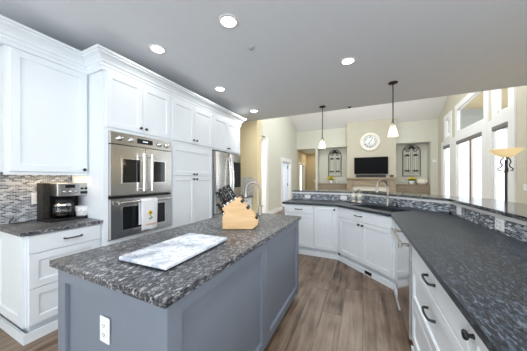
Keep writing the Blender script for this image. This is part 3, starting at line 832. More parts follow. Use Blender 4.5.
o = MB().box(IX0, IX1, IY0, IY1, 0.880, 0.914).build('island_worktop', MGR, bevel=0.003)
tag(o, 'large rectangular grey granite slab on top of the island', 'worktop')

# ---- marble board
t = thing('marble_board', 'white marble serving board with grey veins lying on the island', 'serving board', (-1.0, 0.95, 0.914), math.radians(2.5))
MB().box(-0.165, 0.165, -0.262, 0.262, 0.009, 0.028).build('slab', MMARB, t, bevel=0.004, seg=3)
for sx in (-1, 1):
    for sy in (-1, 1): MB().cyl((sx * 0.13, sy * 0.22, 0), (sx * 0.13, sy * 0.22, 0.0095), 0.014).build('foot', MBP, t)
MB().box(-0.158, 0.158, -0.255, 0.255, 0.004, 0.0092).build('base_mat', MBP, t)

# ---- knife block and knives
kb = thing('knife_block', 'pale wooden slanted knife block on the far half of the island', 'knife block', (-1.075, 1.475, 0.914), math.radians(25))
P = [(0.0, 0.004), (0.255, 0.004), (0.300, 0.045), (0.305, 0.09), (0.140, 0.275), (-0.005, 0.180), (0.022, 0.138), (0.0, 0.112)]
TH = 0.115
MB().prism(P, 0.0, TH, 'y').build('body', MBLOCK, kb, bevel=0.004)
MB().box(0.005, 0.25, 0.006, TH - 0.006, 0.0, 0.0045).build('base_pad', MBP, kb)
for q in (0.18, 0.47, 0.92):
    x = 0.140 + (0.305 - 0.140) * q; z = 0.275 + (0.09 - 0.275) * q
    dx, dz = (0.165 / 0.248, -0.185 / 0.248); nx, nz = -dz, dx
    s = 0.013
    pl = [(x - dx * s - nx * 0.014, z - dz * s - nz * 0.014), (x + dx * s - nx * 0.014, z + dz * s - nz * 0.014), (x + dx * s + nx * 0.004, z + dz * s + nz * 0.004), (x - dx * s + nx * 0.004, z - dz * s + nz * 0.004)]
    MB().prism(pl, -0.0015, TH + 0.0015, 'y').build('slot_insert', MBP, kb)
dirv = Vector((-0.55, 0, 0.835)).normalized(); along = Vector((0.145, 0, 0.095)).normalized()
c25 = Matrix.Rotation(math.radians(25), 4, 'Z')
KPOS = [(0.015, 0.028, 0.115, 'chef'), (0.052, 0.028, 0.120, 'slicer'), (0.090, 0.028, 0.118, 'bread'), (0.128, 0.028, 0.112, 'santoku'), (0.030, 0.080, 0.108, 'boning'), (0.072, 0.080, 0.110, 'utility'), (0.115, 0.080, 0.105, 'paring')]
klabs = ['lowest black handled knife in the front row of the knife block', 'second black handled knife up the front row of the block', 'third black handled knife up the front row of the block', 'topmost black handled knife in the front row of the block',
         'lowest black handled knife in the back row of the knife block', 'middle black handled knife in the back row of the knife block', 'topmost black handled knife in the back row of the knife block']
def knife(base, dv, L, label, wx=0.0145, group='knives in the wooden block'):
    wl = Matrix.Translation(kb.location) @ c25
    L *= 1.12
    k = thing('kitchen_knife', label, 'knife', tuple(wl @ base), math.radians(25), group)
    side = Vector((dv.z, 0, -dv.x))
    mb = MB()
    sec = []
    n = 9
    vs = []
    for i in range(n):
        q = i / (n - 1); c = dv * (0.014 + L * q) + side * (0.006 * math.sin(q * PI) * 0.5 + 0.004 * q * q)
        hw = wx * (0.85 + 0.25 * abs(2 * q - 1) ** 2); ht = 0.0085
        if i in (0, n - 1): hw *= 0.8; ht *= 0.8
        for a in range(10):
            t_ = 2 * PI * a / 10
            vs.append(c + side * (hw * math.cos(t_)) + Vector((0, 1, 0)) * (ht * math.sin(t_)))
    mb.add(vs, [(j * 10 + a, j * 10 + (a + 1) % 10, (j + 1) * 10 + (a + 1) % 10, (j + 1) * 10 + a) for j in range(n - 1) for a in range(10)], True)
    mb.add(vs[:10], [list(range(10))[::-1]]); mb.add(vs[-10:], [list(range(10))])
    mb.build('handle', MBP, k)
    MB().tube([dv * -0.004, dv * 0.016], 0.0085, 10).build('bolster', MSTH, k)
    for q in (0.25, 0.5, 0.75):
        c = dv * (0.014 + L * q); MB().cyl((c.x, c.y - 0.0092, c.z), (c.x, c.y + 0.0092, c.z), 0.0017, n=8).build('rivet', MSTH, k)
p0 = Vector((-0.005, 0, 0.180))
for (a, y, L, kd), lab in zip(KPOS, klabs):
    b = p0 + along * (a + 0.012) + dirv * 0.001; b.y = y
    knife(b, dirv, L, lab)
for i, y in enumerate((0.03, 0.082)):
    b = Vector((0.010, y, 0.126)); knife(b, Vector((-0.66, 0, 0.75)), 0.085, ['small steak knife in the lower front step of the block', 'small steak knife in the lower back step of the block'][i], 0.010)

# ---- island prep faucet
def faucet(name, label, loc, ang, rise, reach, drop, r=0.0125, lever=True):
    t = thing(name, label, 'faucet', loc, ang)
    MB().lathe([(0, 0), (0.030, 0), (0.030, 0.008), (0.021, 0.016), (0.019, 0.10), (0.015, 0.112), (0, 0.112)], (0, 0, 0), 24).build('base', MNI, t)
    R = reach / 2
    pts = [(0, 0, 0.10), (0, 0, rise - R)]
    pts += [(-(R - R * math.cos(a)) , 0, rise - R + R * math.sin(a)) for a in [PI * k / 14 for k in range(1, 15)]]
    pts += [(-reach, 0, rise - R - drop * 0.45)]
    MB().tube(pts, r, 14).build('spout', MNI, t)
    MB().cyl((-reach, 0, rise - R - drop * 0.4), (-reach - 0.004, 0, rise - R - drop), r * 1.25, r * 1.7, 18).build('spray_head', MNI, t)
    mb = MB().cyl((0, 0.015, 0.065), (0, 0.045, 0.065), 0.013).tube([(0, 0.042, 0.065), (0.02, 0.075, 0.085), (0.035, 0.115, 0.10)], [0.008, 0.007, 0.006])
    mb.build('lever', MBP if lever == 'black' else MNI, t)
    return t
faucet('prep_faucet', 'nickel gooseneck faucet on the island behind the knife block', (-1.10, 2.25, 0.914), math.radians(25), 0.385, 0.165, 0.09)

# ================================================================ PENINSULA
GY = 3.705; GX = 0.335         # carcass-front planes + door thickness added below
# far run (faces -y)
t = cabinet('drawer_cabinet', 'white cabinet with one drawer at the far end of the peninsula', 'cabinet', (-1.31, GY + 0.02, 0), 0, 0.54, 0.56, 0.125, 0.882,
            [('slab', 0.012, 0.535, 0.722, 0.870, ('p', 0.27, 0.80)), ('door', 0.012, 0.535, 0.132, 0.715)], base=True, base_ret=(1, 0))
t = cabinet('base_cabinet', 'white narrow full height door cabinet beside the angled sink cabinet', 'cabinet', (-0.77, GY + 0.02, 0), 0, 0.3984, 0.56, 0.125, 0.882,
            [('door', 0.005, 0.372, 0.132, 0.870, ('k', 0.342, 0.825))], base=True)
# angled sink base
DL = 0.7266 * math.sqrt(2)
t = cabinet('sink_cabinet', 'white angled double door cabinet under the kitchen sink', 'cabinet', (-0.3716, 3.725, 0), -PI / 4, DL, 0.44, 0.125, 0.66,
            [('slab', 0.03, DL - 0.03, 0.722, 0.870, ('p', DL / 2 - 0.05, 0.80)), ('door', 0.03, DL / 2 - 0.002, 0.132, 0.715, ('k', DL / 2 - 0.035, 0.675)), ('door', DL / 2 + 0.002, DL - 0.03, 0.132, 0.715, ('k', DL / 2 + 0.035, 0.675))], base=True)
MB().box(0, DL, 0, 0.02, 0.66, 0.882).build('face_frame', MW, t)
mb = MB().box(DL * 0.57, DL * 0.68, -0.027, -0.021, 0.018, 0.062)
mb.build('floor_vent', MBZ, t); t.children[-1]['label'] = 'dark bronze vent grille'
# filler between sink cabinet and dishwasher, dishwasher, drawers, door cabinet (face -x)
def facing_left(y_hi):  # local x runs toward -y from y_hi
    return (GX + 0.02, y_hi, 0)
DW1, DW0 = 2.55, 1.94
t = cabinet('filler_cabinet', 'white narrow filler panel between sink cabinet and dishwasher', 'cabinet', facing_left(2.996), -R90, 2.996 - DW1 - 0.004, 0.55, 0.125, 0.882, [], base=True)
t = thing('dishwasher', 'stainless dishwasher with bar handle in the peninsula', 'dishwasher', facing_left(DW1), -R90)
wd = DW1 - DW0 - 0.006
MB().box(0.004, wd - 0.004, 0.0, 0.55, 0.10, 0.872).build('tub', MSTD, t)
MB().box(0.0, wd, -0.034, 0.0, 0.115, 0.872).build('door', steel('dishwasher_steel', (0.66, 0.66, 0.66), 0.12, 2, 0.05), t, bevel=0.003)
dd = t.children[-1]
mb = MB().box(0.03, wd - 0.03, -0.100, -0.074, 0.796, 0.842)
for x in (0.055, wd - 0.055): mb.box(x - 0.014, x + 0.014, -0.074, -0.034, 0.811, 0.833)
mb.build('handle', MST, dd, bevel=0.004)
MB().box(0.0, wd, 0.03, 0.05, 0.0, 0.10).build('kick_plate', MBP, t)
ws = DW0 - 0.98
t = cabinet('drawer_cabinet', 'white wide three drawer cabinet beside the dishwasher', 'cabinet', facing_left(DW0), -R90, ws, 0.56, 0.125, 0.882,
            [('slab', 0.01, ws - 0.006, 0.722, 0.870, ('p', ws / 2 + 0.04, 0.80)), ('drawer', 0.01, ws - 0.006, 0.43, 0.715, ('p', ws / 2 + 0.04, 0.615)), ('drawer', 0.01, ws - 0.006, 0.132, 0.424, ('p', ws / 2 + 0.04, 0.33))], base=True)
t = cabinet('base_cabinet', 'white full height door cabinet with black knob nearest on the peninsula', 'cabinet', facing_left(0.976), -R90, 0.50, 0.56, 0.125, 0.882,
            [('door', 0.006, 0.494, 0.132, 0.870, ('k', 0.040, 0.822))], base=True)
cab_near = t
# worktop with the sink cut out
q2 = math.sqrt(0.5)
D0_ = Vector((-0.39, 3.68))
def dg(t_, n_): return (D0_.x + (t_ + n_) * q2, D0_.y + (-t_ + n_) * q2)
def edgeL(n): return -0.156 * n / 0.735
def edgeR(n): return 0.99 + 0.240 * n / 0.735
H0, H1, HN0, HN1 = 0.14, 0.88, 0.165, 0.535
mb = MB(); za, zb_ = 0.882, 0.914
mb.prism([(-1.345, 3.68), (-0.39, 3.68), (0.02, 4.308), (-1.345, 4.308)], za, zb_)
mb.prism([(0.31, 2.98), (0.31, -0.35), (0.998, -0.35), (0.998, 3.33)], za, zb_)
mb.prism([dg(0, 0), dg(0.99, 0), dg(edgeR(HN0), HN0), dg(edgeL(HN0), HN0)], za, zb_)
mb.prism([dg(edgeL(HN1), HN1), dg(edgeR(HN1), HN1), dg(edgeR(0.733), 0.733), dg(edgeL(0.733), 0.733)], za, zb_)
mb.prism([dg(edgeL(HN0), HN0), dg(H0, HN0), dg(H0, HN1), dg(edgeL(HN1), HN1)], za, zb_)
mb.prism([dg(H1, HN0), dg(edgeR(HN0), HN0), dg(edgeR(HN1), HN1), dg(H1, HN1)], za, zb_)
tag(mb.build('peninsula_worktop', MGRP), 'long dark granite worktop of the peninsula with the sink', 'worktop')
# sink basin
mb = MB()
def sk(t0, t1, n0, n1, z0, z1): mb.prism([dg(t0, n0), dg(t1, n0), dg(t1, n1), dg(t0, n1)], z0, z1)
e = 0.008
sk(H0 - e, H1 + e, HN0 - e, HN1 + e, 0.68, 0.688)
sk(H0 - e, H0, HN0, HN1, 0.688, 0.8815); sk(H1, H1 + e, HN0, HN1, 0.688, 0.8815); sk(H0 - e, H1 + e, HN0 - e, HN0, 0.688, 0.8815); sk(H0 - e, H1 + e, HN1, HN1 + e, 0.688, 0.8815)
t = thing('kitchen_sink', 'dark undermount sink set in the angled peninsula corner', 'sink', (0, 0, 0))
mb.build('basin', paint('dark_composite', (0.03, 0.03, 0.032), 0.4, var=0.1), t)
c = dg(0.5, 0.35)
MB().lathe([(0, 0.0), (0.045, 0.0), (0.045, 0.004), (0.03, 0.003), (0, 0.001)], (c[0], c[1], 0.688)).build('drain', MNI, t)

# bar ledge
o = MB().sweep(PP, [(0.045, 1.070), (0.045, 1.100), (-0.42, 1.100), (-0.42, 1.070)]).build('bar_worktop', MLED)
tag(o, 'raised dark granite bar top running along the tiled half wall', 'bar worktop')
# tile outlets
def wall_plate(name, label, cat, x, y, z, rz, h=0.118, w=0.074, gangs=1, kind='duplex', group=None):
    t = thing(name, label, cat, (x, y, z), rz, group)
    outlet_mesh(t, Matrix.Identity(4), 'plate', h, w, gangs, kind)
    return t
G = 'outlets in the peninsula tiles'
wall_plate('wall_outlet', 'white outlet in peninsula tiles nearest the far end', 'outlet', -1.02, 4.301, 0.978, 0, 0.074, 0.118, 1, 'rocker', G)
wall_plate('wall_outlet', 'white outlet in peninsula tiles just behind the soap tray', 'outlet', -0.33, 4.301, 0.978, 0, 0.074, 0.118, 1, 'rocker', G)
wall_plate('wall_outlet', 'white outlet in tiles where the peninsula bends after the sink', 'outlet', 0.991, 3.12, 0.985, -R90, 0.10, 0.118, 2, 'rocker', G)
wall_plate('wall_outlet', 'white outlet in tiles at the near end of the peninsula', 'outlet', 0.991, 2.33, 0.985, -R90, 0.10, 0.118, 2, 'duplex', G)
# small black plug on the counter
t = thing('counter_plug', 'small black sink plug standing on the peninsula counter by the tiles', 'plug', (0.955, 3.27, 0.914))
MB().lathe([(0, 0), (0.014, 0), (0.014, 0.02), (0.010, 0.03), (0, 0.032)], n=16).build('cap', MBP, t)
MB().lathe([(0, 0.032), (0.005, 0.032), (0.008, 0.045), (0, 0.048)], n=12).build('grip', MBP, t)

faucet('kitchen_faucet', 'nickel gooseneck kitchen faucet behind the sink', (0.36, 3.90, 0.914), math.radians(38), 0.40, 0.20, 0.085, 0.014, True)
# black lever of the kitchen faucet, built as its own piece
t = thing('soap_pump', 'small black deck pump beside the kitchen faucet', 'soap pump', (0.47, 3.79, 0.914))
MB().lathe([(0, 0), (0.020, 0), (0.020, 0.006), (0.013, 0.012), (0.011, 0.05), (0, 0.052)], n=16).build('base', MBP, t)
MB().tube([(0, 0, 0.05), (0, 0, 0.065), (-0.03, -0.03, 0.068), (-0.07, -0.065, 0.06)], 0.008).build('nozzle', MBP, t)

# soap tray with two bottles
SX, SY = -0.10, 4.13
t = thing('soap_tray', 'small silver oval tray beside the sink holding two bottles', 'tray', (SX, SY, 0.914), math.radians(-20))
mb = MB(); vs = []
for r, z in ((0.0, 0.004), (0.85, 0.004), (1.0, 0.016), (1.03, 0.016), (0.88, 0.0), (0.0, 0.0)):
    for i in range(28): a = 2 * PI * i / 28; vs.append((0.135 * r * math.cos(a), 0.07 * r * math.sin(a), z))
mb.add(vs, [(j * 28 + i, j * 28 + (i + 1) % 28, (j + 1) * 28 + (i + 1) % 28, (j + 1) * 28 + i) for j in range(5) for i in range(28)], True)
mb.build('dish', MNI, t)
for i, (dx, lab) in enumerate(((-0.052, 'white pump soap bottle on the silver tray, nearer the far end'), (0.045, 'white pump soap bottle on the silver tray, nearer the faucet'))):
    b = thing('soap_bottle', lab, 'soap bottle', (SX + dx, SY - dx * 0.36, 0.918), 0, 'soap bottles on the tray')
    b.scale = (1.15, 1.15, 1.5)
    MB().lathe([(0, 0), (0.030, 0), (0.033, 0.006), (0.033, 0.085), (0.026, 0.10), (0.012, 0.108), (0, 0.109)], n=22).build('bottle', MCREAM, b)
    MB().lathe([(0.0332, 0.025), (0.0336, 0.025), (0.0336, 0.07), (0.0332, 0.07)], n=22).build('label', paint('bottle_label_%d' % i, (0.40, 0.42, 0.36), 0.6), b)
    mb = MB().cyl((0, 0, 0.108), (0, 0, 0.122), 0.013, n=14).cyl((0, 0, 0.122), (0, 0, 0.15), 0.005, n=10).tube([(0.012, 0, 0.152), (-0.035, -0.008, 0.148)], 0.006, 8)
    mb.build('pump', MNI, b)

# ================================================================ COFFEE STATION
t = thing('coffee_maker', 'silver and black coffee maker with glass carafe on the left worktop', 'coffee maker', (-2.745, 0.985, 0.914), R90)
MSTC = steel('coffee_steel', (0.50, 0.49, 0.48), 0.3, 0)
MSTT = paint('smoked_tank', (0.022, 0.020, 0.018), 0.5, var=0.5, scale=40, spec=0.2)  # strong mottle puts the mosaic's reflection into the tank colour
cw = 0.335   # local x along +Y, front faces -y local (= +X world)
MB().box(0, cw, 0.0, 0.29, 0.0, 0.028).build('base', MBP, t, bevel=0.004)
MB().box(0.002, cw - 0.002, 0.20, 0.29, 0.028, 0.25).build('water_tank', MBP, t, bevel=0.004)
MB().box(0.056, cw, 0.015, 0.29, 0.25, 0.385).build('housing', MSTC, t, bevel=0.008)
MB().box(0.0, 0.055, 0.16, 0.29, 0.028, 0.385).build('side_tank', MSTT, t, bevel=0.003)
MB().box(0.216, 0.224, 0.12, 0.29, 0.028, 0.25).build('divider', MBP, t)
MB().box(0.085, 0.24, 0.012, 0.02, 0.268, 0.375).build('control_panel', MSTD, t)
cp = t.children[-1]
MB().box(0.12, 0.20, 0.008, 0.014, 0.335, 0.368).build('display', MDISP, cp)
for x in (0.11, 0.16, 0.21): MB().lathe([(0, 0), (0.013, 0), (0.012, 0.014), (0, 0.015)], (x, 0.013, 0.298), 14, '-y').build('knob', MSTH, cp)
for x in (0.25, 0.285): MB().box(x, x + 0.025, 0.010, 0.016, 0.315, 0.335).build('button', MBP, t)
MB().box(0.248, 0.32, 0.008, 0.016, 0.268, 0.296).build('brew_slot', MBP, t)
MB().lathe([(0.0, 0.255), (0.055, 0.255), (0.05, 0.235), (0.03, 0.228), (0, 0.228)], (0.150, 0.11, 0), 20).build('filter_basket', MBP, t)
c = (0.135, 0.095, 0.029)
cr = thing('coffee_carafe', 'glass coffee carafe with black handle sitting in the coffee maker', 'carafe', (0, 0, 0))
cr.location = Matrix.Translation(t.location) @ Matrix.Rotation(R90, 4, 'Z') @ Vector(c); cr.rotation_euler = (0, 0, R90 - 0.5); cr.scale = (1.12, 1.12, 1.15)
MB().lathe([(0, 0.002), (0.062, 0.002), (0.074, 0.02), (0.078, 0.06), (0.068, 0.105), (0.052, 0.135), (0.050, 0.148)], n=26).build('glass_body', MCARAFE, cr)
MB().lathe([(0, 0.004), (0.060, 0.004), (0.072, 0.02), (0.0755, 0.045), (0.0, 0.045)], n=26).build('coffee', MCOFF, cr)
MB().lathe([(0.054, 0.138), (0.055, 0.150), (0.045, 0.165), (0.0, 0.17)], n=22).build('lid', MBP, cr)
MB().lathe([(0.0685, 0.104), (0.071, 0.106), (0.055, 0.137), (0.0525, 0.135)], n=24).build('band', MSTH, cr)
MB().tube([(0.045, -0.05, 0.14), (0.07, -0.085, 0.135), (0.082, -0.10, 0.10), (0.078, -0.095, 0.05), (0.06, -0.065, 0.03)], 0.010, 10).build('handle', MBP, cr)
cu = thing('ceramic_mug', 'white patterned mug under the single brew side of coffee maker', 'mug', (0, 0, 0))
cu.location = Matrix.Translation(t.location) @ Matrix.Rotation(R90, 4, 'Z') @ Vector((0.282, 0.052, 0.028)); cu.rotation_euler = (0, 0, R90 + 0.9); cu.scale = (1.12, 1.12, 1.05)
n = 26; prof = [(0.0, 0.0), (0.042, 0.0), (0.048, 0.006), (0.056, 0.10), (0.053, 0.10), (0.045, 0.01), (0, 0.008)]
mb = MB(); vs = [(r * math.cos(2 * PI * i / n), r * math.sin(2 * PI * i / n), z) for r, z in prof for i in range(n)]
fs = []; uvs = []
for j in range(len(prof) - 1):
    for i in range(n):
        fs.append((j * n + i, j * n + (i + 1) % n, (j + 1) * n + (i + 1) % n, (j + 1) * n + i))
        uvs.append(((i * 0.012, prof[j][1]), ((i + 1) * 0.012, prof[j][1]), ((i + 1) * 0.012, prof[j + 1][1]), (i * 0.012, prof[j + 1][1])))
mb.add(vs, fs, True, uvs); mb.build('cup', MCUP, cu)
MB().tube([(0.050, 0, 0.08), (0.078, 0, 0.078), (0.085, 0, 0.05), (0.072, 0, 0.028), (0.048, 0, 0.025)], 0.006, 8).build('handle', MPLATE, cu)
wall_plate('wall_outlet', 'white outlet in the tiles beside the coffee maker', 'outlet', LX + 0.009, 1.0, 1.14, R90, 0.118, 0.074)
o = MB().tube([(-3.02, 0.965, 0.93), (-3.0, 0.93, 0.925), (-2.98, 0.88, 0.919), (-2.99, 0.82, 0.919), (-3.05, 0.80, 0.925), (-3.085, 0.84, 0.97)], 0.004, 8).build('power_cord', MBP)
tag(o, 'black coffee maker power cord lying on the left worktop', 'cord')

# ================================================================ CEILING FITTINGS
cans = [(-1.125, 1.639, 'lit recessed ceiling light above the middle of the island'), (-2.087, 1.65, 'lit recessed ceiling light in front of the oven tower'),
        (-2.102, 2.821, 'lit recessed ceiling light in front of the refrigerator'), (-2.126, 4.055, 'lit recessed ceiling light past the refrigerator by the warm wall'),
        (-0.166, 2.819, 'lit recessed ceiling light between the island and the pendants')]
for x, y, lab in cans:
    t = thing('ceiling_light', lab, 'ceiling light', (x, y, CZ), 0, 'recessed kitchen ceiling lights')
    MB().lathe([(0.068, -0.001), (0.068, -0.006), (0.092, -0.004), (0.094, 0.0)], n=32).build('trim_ring', MTRIM, t)
    MB().lathe([(0, -0.004), (0.068, -0.003), (0.068, 0.0)], n=28).build('lens', MCAN, t)
    d = bpy.data.lights.new('can_lamp', 'AREA'); d.shape = 'DISK'; d.size = 0.13; d.energy = 1.4; d.color = (1.0, 0.97, 0.93)
    l = bpy.data.objects.new('can_lamp', d); COL.objects.link(l); l.parent = t; l.location = (0, 0, -0.012)
    if y > 4: d.energy = 6.5
t = thing('smoke_detector', 'small round grey detector on the ceiling near the island light', 'detector', (-1.123, 2.071, CZ))
MB().lathe([(0, -0.016), (0.022, -0.016), (0.034, -0.006), (0.036, 0)], n=24).build('cover', paint('detector_grey', (0.42, 0.43, 0.44), 0.5), t)
MB().lathe([(0, -0.022), (0.009, -0.021), (0.011, -0.016)], n=16).build('sensor', MSTD, t)
t = thing('sprinkler_head', 'small dark sprinkler on the ceiling edge between the pendants', 'sprinkler', (-0.245, 4.66, CZ))
MB().lathe([(0, -0.004), (0.038, -0.004), (0.042, 0)], n=20).build('plate', MBZ, t)
MB().lathe([(0, -0.02), (0.012, -0.02), (0.014, -0.004)], n=14).build('head', MBZ, t)
# pendants
def make_pendant(x, y, zbot, lab):
    t = thing('pendant_light', lab, 'pendant light', (x, y, CZ), 0, 'pendant lights over the peninsula')
    L = CZ - zbot
    MB().lathe([(0.0, -0.022), (0.02, -0.022), (0.062, -0.012), (0.066, 0.0)], n=28).build('canopy', MBZ, t)
    MB().cyl((0, 0, -0.02), (0, 0, -(L - 0.235)), 0.0075, n=12).build('rod', MBZ, t)
    MB().lathe([(0, -(L - 0.245)), (0.012, -(L - 0.24)), (0.022, -(L - 0.215)), (0.026, -(L - 0.165)), (0.014, -(L - 0.15)), (0, -(L - 0.15))], n=20).build('socket', MNI, t)
    MB().lathe([(0.030, -(L - 0.19)), (0.036, -(L - 0.185)), (0.046, -(L - 0.12)), (0.070, -(L - 0.02)), (0.072, -L), (0.070, -L), (0.067, -(L - 0.02)), (0.043, -(L - 0.12)), (0.030, -(L - 0.185))], n=28).build('shade', MSHADE, t)
    MB().ball((0, 0, -(L - 0.095)), 0.026, 0.026, 0.04).build('bulb', MBULB, t)
    d = bpy.data.lights.new('pendant_lamp', 'POINT'); d.energy = 0.8; d.color = (1.0, 0.88, 0.7); d.shadow_soft_size = 0.03
    l = bpy.data.objects.new('pendant_lamp', d); COL.objects.link(l); l.parent = t; l.location = (0, 0, -(L - 0.03))
make_pendant(-0.743, 4.40, 1.955, 'glass shade pendant hanging over the far end of the peninsula')
make_pendant(0.415, 3.749, 1.985, 'glass shade pendant hanging over the bend by the kitchen sink')

# ================================================================ GREAT ROOM
# fireplace mantel on the chimney breast
CY = 10.4
t = thing('fireplace_mantel', 'wooden fireplace mantel under the television', 'mantel', (0.30, CY, 0))
MB().box(-0.98, 0.96, -0.24, 0.0, 1.30, 1.385).build('shelf', MMANT, t, bevel=0.006)
for s in (-1, 1):
    MB().box(s * 0.82 - 0.11, s * 0.82 + 0.11, -0.19, 0.0, 0.0, 1.30).build('pilaster', MMANT, t, bevel=0.005)
MB().box(-0.71, 0.71, -0.17, 0.0, 1.02, 1.30).build('frieze', MMANT, t, bevel=0.004)
MB().box(-0.71, -0.45, -0.06, 0.0, 0, 1.02).box(0.45, 0.71, -0.06, 0.0, 0, 1.02).box(-0.45, 0.45, -0.06, 0, 0.80, 1.02).build('stone_surround', MCREAM, t)
MB().box(-0.45, 0.45, -0.02, 0.0, 0.0, 0.80).build('firebox', MBP, t)
# television + soundbar
t = thing('television', 'large black flat television on the chimney breast', 'television', (0.31, CY, 0))
MB().box(-0.66, 0.66, -0.075, -0.03, 1.535, 2.27).build('bezel', MBP, t, bevel=0.004)
MB().box(-0.645, 0.645, -0.0765, -0.074, 1.552, 2.255).build('screen', MSCR, t)
MB().box(-0.25, 0.25, -0.03, 0.0, 1.7, 2.1).build('wall_mount', MBP, t)
t = thing('soundbar', 'long black soundbar lying on the mantel below the television', 'soundbar', (0.30, CY - 0.12, 1.385))
MB().box(-0.58, 0.58, -0.05, 0.05, 0.0, 0.11).build('cabinet', MBP, t, bevel=0.01)
MB().box(-0.56, 0.56, -0.053, -0.049, 0.012, 0.098).build('grille', paint('speaker_cloth', (0.03, 0.03, 0.032), 0.9), t)
t = thing('mantel_ornament', 'small brown box ornament at the end of the mantel', 'ornament', (1.09, CY - 0.12, 1.385))
MB().box(-0.06, 0.06, -0.04, 0.04, 0.0, 0.09).build('box', paint('ornament_brown', (0.09, 0.06, 0.04), 0.6), t, bevel=0.006)
MB().box(-0.066, 0.066, -0.046, 0.046, 0.09, 0.105).build('lid', paint('ornament_lid', (0.05, 0.035, 0.03), 0.6), t)
# clock
t = thing('wall_clock', 'large round cream wall clock above the television', 'clock', (0.285, CY, 2.935))
MB().lathe([(0.27, 0.02), (0.285, 0.045), (0.33, 0.055), (0.38, 0.045), (0.405, 0.02), (0.405, 0.0)], (0, 0, 0), 48, '-y').build('frame', MCLKF, t)
MB().lathe([(0, 0.018), (0.28, 0.018), (0.28, 0.0)], (0, 0, 0), 48, '-y').build('face', MCLOCK, t)
for i in range(12):
    cu_ = bpy.data.curves.new('numeral', 'FONT'); cu_.body = str(i + 1); cu_.size = 0.095; cu_.align_x = 'CENTER'; cu_.align_y = 'CENTER'; cu_.extrude = 0.002; cu_.offset = 0.003
    cu_.materials.append(MBLK)
    tmp = bpy.data.objects.new('numeral_curve', cu_); COL.objects.link(tmp)
    me_ = bpy.data.meshes.new_from_object(tmp.evaluated_get(bpy.context.evaluated_depsgraph_get()))
    bpy.data.objects.remove(tmp); me_.name = 'numeral'
    o = bpy.data.objects.new('numeral', me_); COL.objects.link(o); o.parent = t
    a = math.radians(30 * (i + 1)); o.location = (0.215 * math.sin(a), -0.021, 0.215 * math.cos(a)); o.rotation_euler = (R90, 0, 0)
def hand(nm_, deg, L, w, y, tail):
    a = math.radians(deg); dx, dz = math.sin(a), math.cos(a); nx, nz = dz, -dx
    P = [(-dx * tail - nx * w * 0.5, -dz * tail - nz * w * 0.5), (dx * L * 0.6 - nx * w, dz * L * 0.6 - nz * w), (dx * L, dz * L), (dx * L * 0.6 + nx * w, dz * L * 0.6 + nz * w), (-dx * tail + nx * w * 0.5, -dz * tail + nz * w * 0.5)]
    MB().prism(P, y - 0.003, y, 'y').build(nm_, MBLK, t)
hand('minute_hand', 34, 0.20, 0.009, -0.026, 0.04)
hand('hour_hand', 213, 0.125, 0.012, -0.022, 0.03)

# niche credenzas
def credenza(label, x0, x1, doors):
    w = x1 - x0
    t = thing('credenza', label, 'sideboard', (x0, BY + 0.05, 0))
    MB().box(0.0, w, 0.0, 0.42, 0.08, 1.04).build('carcass', MCRED, t)
    MB().box(-0.0, w, -0.03, 0.44, 1.04, 1.085).build('top', MCRED, t, bevel=0.005)
    MB().box(0.03, w - 0.03, 0.03, 0.40, 0, 0.08).build('plinth', MCRED, t)
    for k in range(doors):
        a = 0.02 + k * (w - 0.04) / doors; b = a + (w - 0.04) / doors - 0.006
        o = MB().front(a, b, 0.10, 1.02, 0, 0.02, 0.07).build('door', MCRED, t)
        knob(o, b - 0.04 if k % 2 == 0 else a + 0.04, 0.7)
credenza('brown wooden built in sideboard in the niche beside the hallway', -2.03, -0.66, 4)
credenza('brown wooden built in sideboard in the niche by the windows', 1.265, 2.495, 3)

# iron wall plaques
def spiral(cx, cz, r, turns, start, sgn, n=26):
    return [(cx + r * (1 - 0.85 * i / n) * math.cos(start + sgn * turns * 2 * PI * i / n), 0, cz + r * (1 - 0.85 * i / n) * math.sin(start + sgn * turns * 2 * PI * i / n)) for i in range(n + 1)]
def plaque(label, x, z0, w, h, g_):
    t = thing('wall_plaque', label, 'wall decoration', (x, NY - 0.02, z0), 0, g_)
    hw = w / 2; zs = h - hw
    arch = [(-hw, 0, 0), (-hw, 0, zs)] + [(-hw * math.cos(a), 0, zs + hw * math.sin(a)) for a in [PI * k / 20 for k in range(1, 20)]] + [(hw, 0, zs), (hw, 0, 0), (-hw, 0, 0)]
    MB().tube(arch, 0.010, 8).tube([(p[0] * 0.92, 0, 0.03 + p[2] * 0.965) for p in arch], 0.005, 6).build('outer_frame', MBZ, t)
    mb = MB()
    for s in (-1, 1):
        x0 = s * hw * 0.10; x1 = s * hw * 0.82; zt = zs - 0.02
        mb.tube([(x0, 0, 0.10), (x0, 0, zt), (x1, 0, zt), (x1, 0, 0.10), (x0, 0, 0.10)], 0.006, 6)
        xm = (x0 + x1) / 2
        for xx in (xm - 0.05, xm + 0.05): mb.tube([(xx, 0, 0.14), (xx, 0, zt - 0.20)], 0.006, 6)
    mb.build('panel_bars', MBZ, t)
    def sc(*a, r=0.011): MB().tube(spiral(*a), r, 6).build('scroll', MBZ, t)
    for s in (-1, 1):
        xm = s * hw * 0.46
        for q in (-1, 1):
            sc(xm + q * 0.055, zs - 0.14, 0.05, 1.4, PI / 2, q)
            sc(xm + q * 0.055, 0.24, 0.05, 1.3, -PI / 2, -q)
        sc(s * hw * 0.45, zs + hw * 0.30, 0.12, 1.6, PI * (0.5 - 0.5 * s), s, r=0.014)
        sc(s * hw * 0.20, zs + hw * 0.62, 0.07, 1.4, PI * (0.5 - 0.5 * s), -s, r=0.013)
    for a in (60, 90, 120): MB().ball((0.11 * math.cos(math.radians(a)), 0, zs + hw * 0.40 + 0.10 * math.sin(math.radians(a))), 0.034, 0.012, 0.07, 10, 7).build('leaf', MBZ, t)
    for s in (-1, 1): MB().ball((s * hw * 0.46, 0, zs - 0.12), 0.075, 0.012, 0.04).build('leaf', MBZ, t)
GP = 'iron wall plaques in the niches'
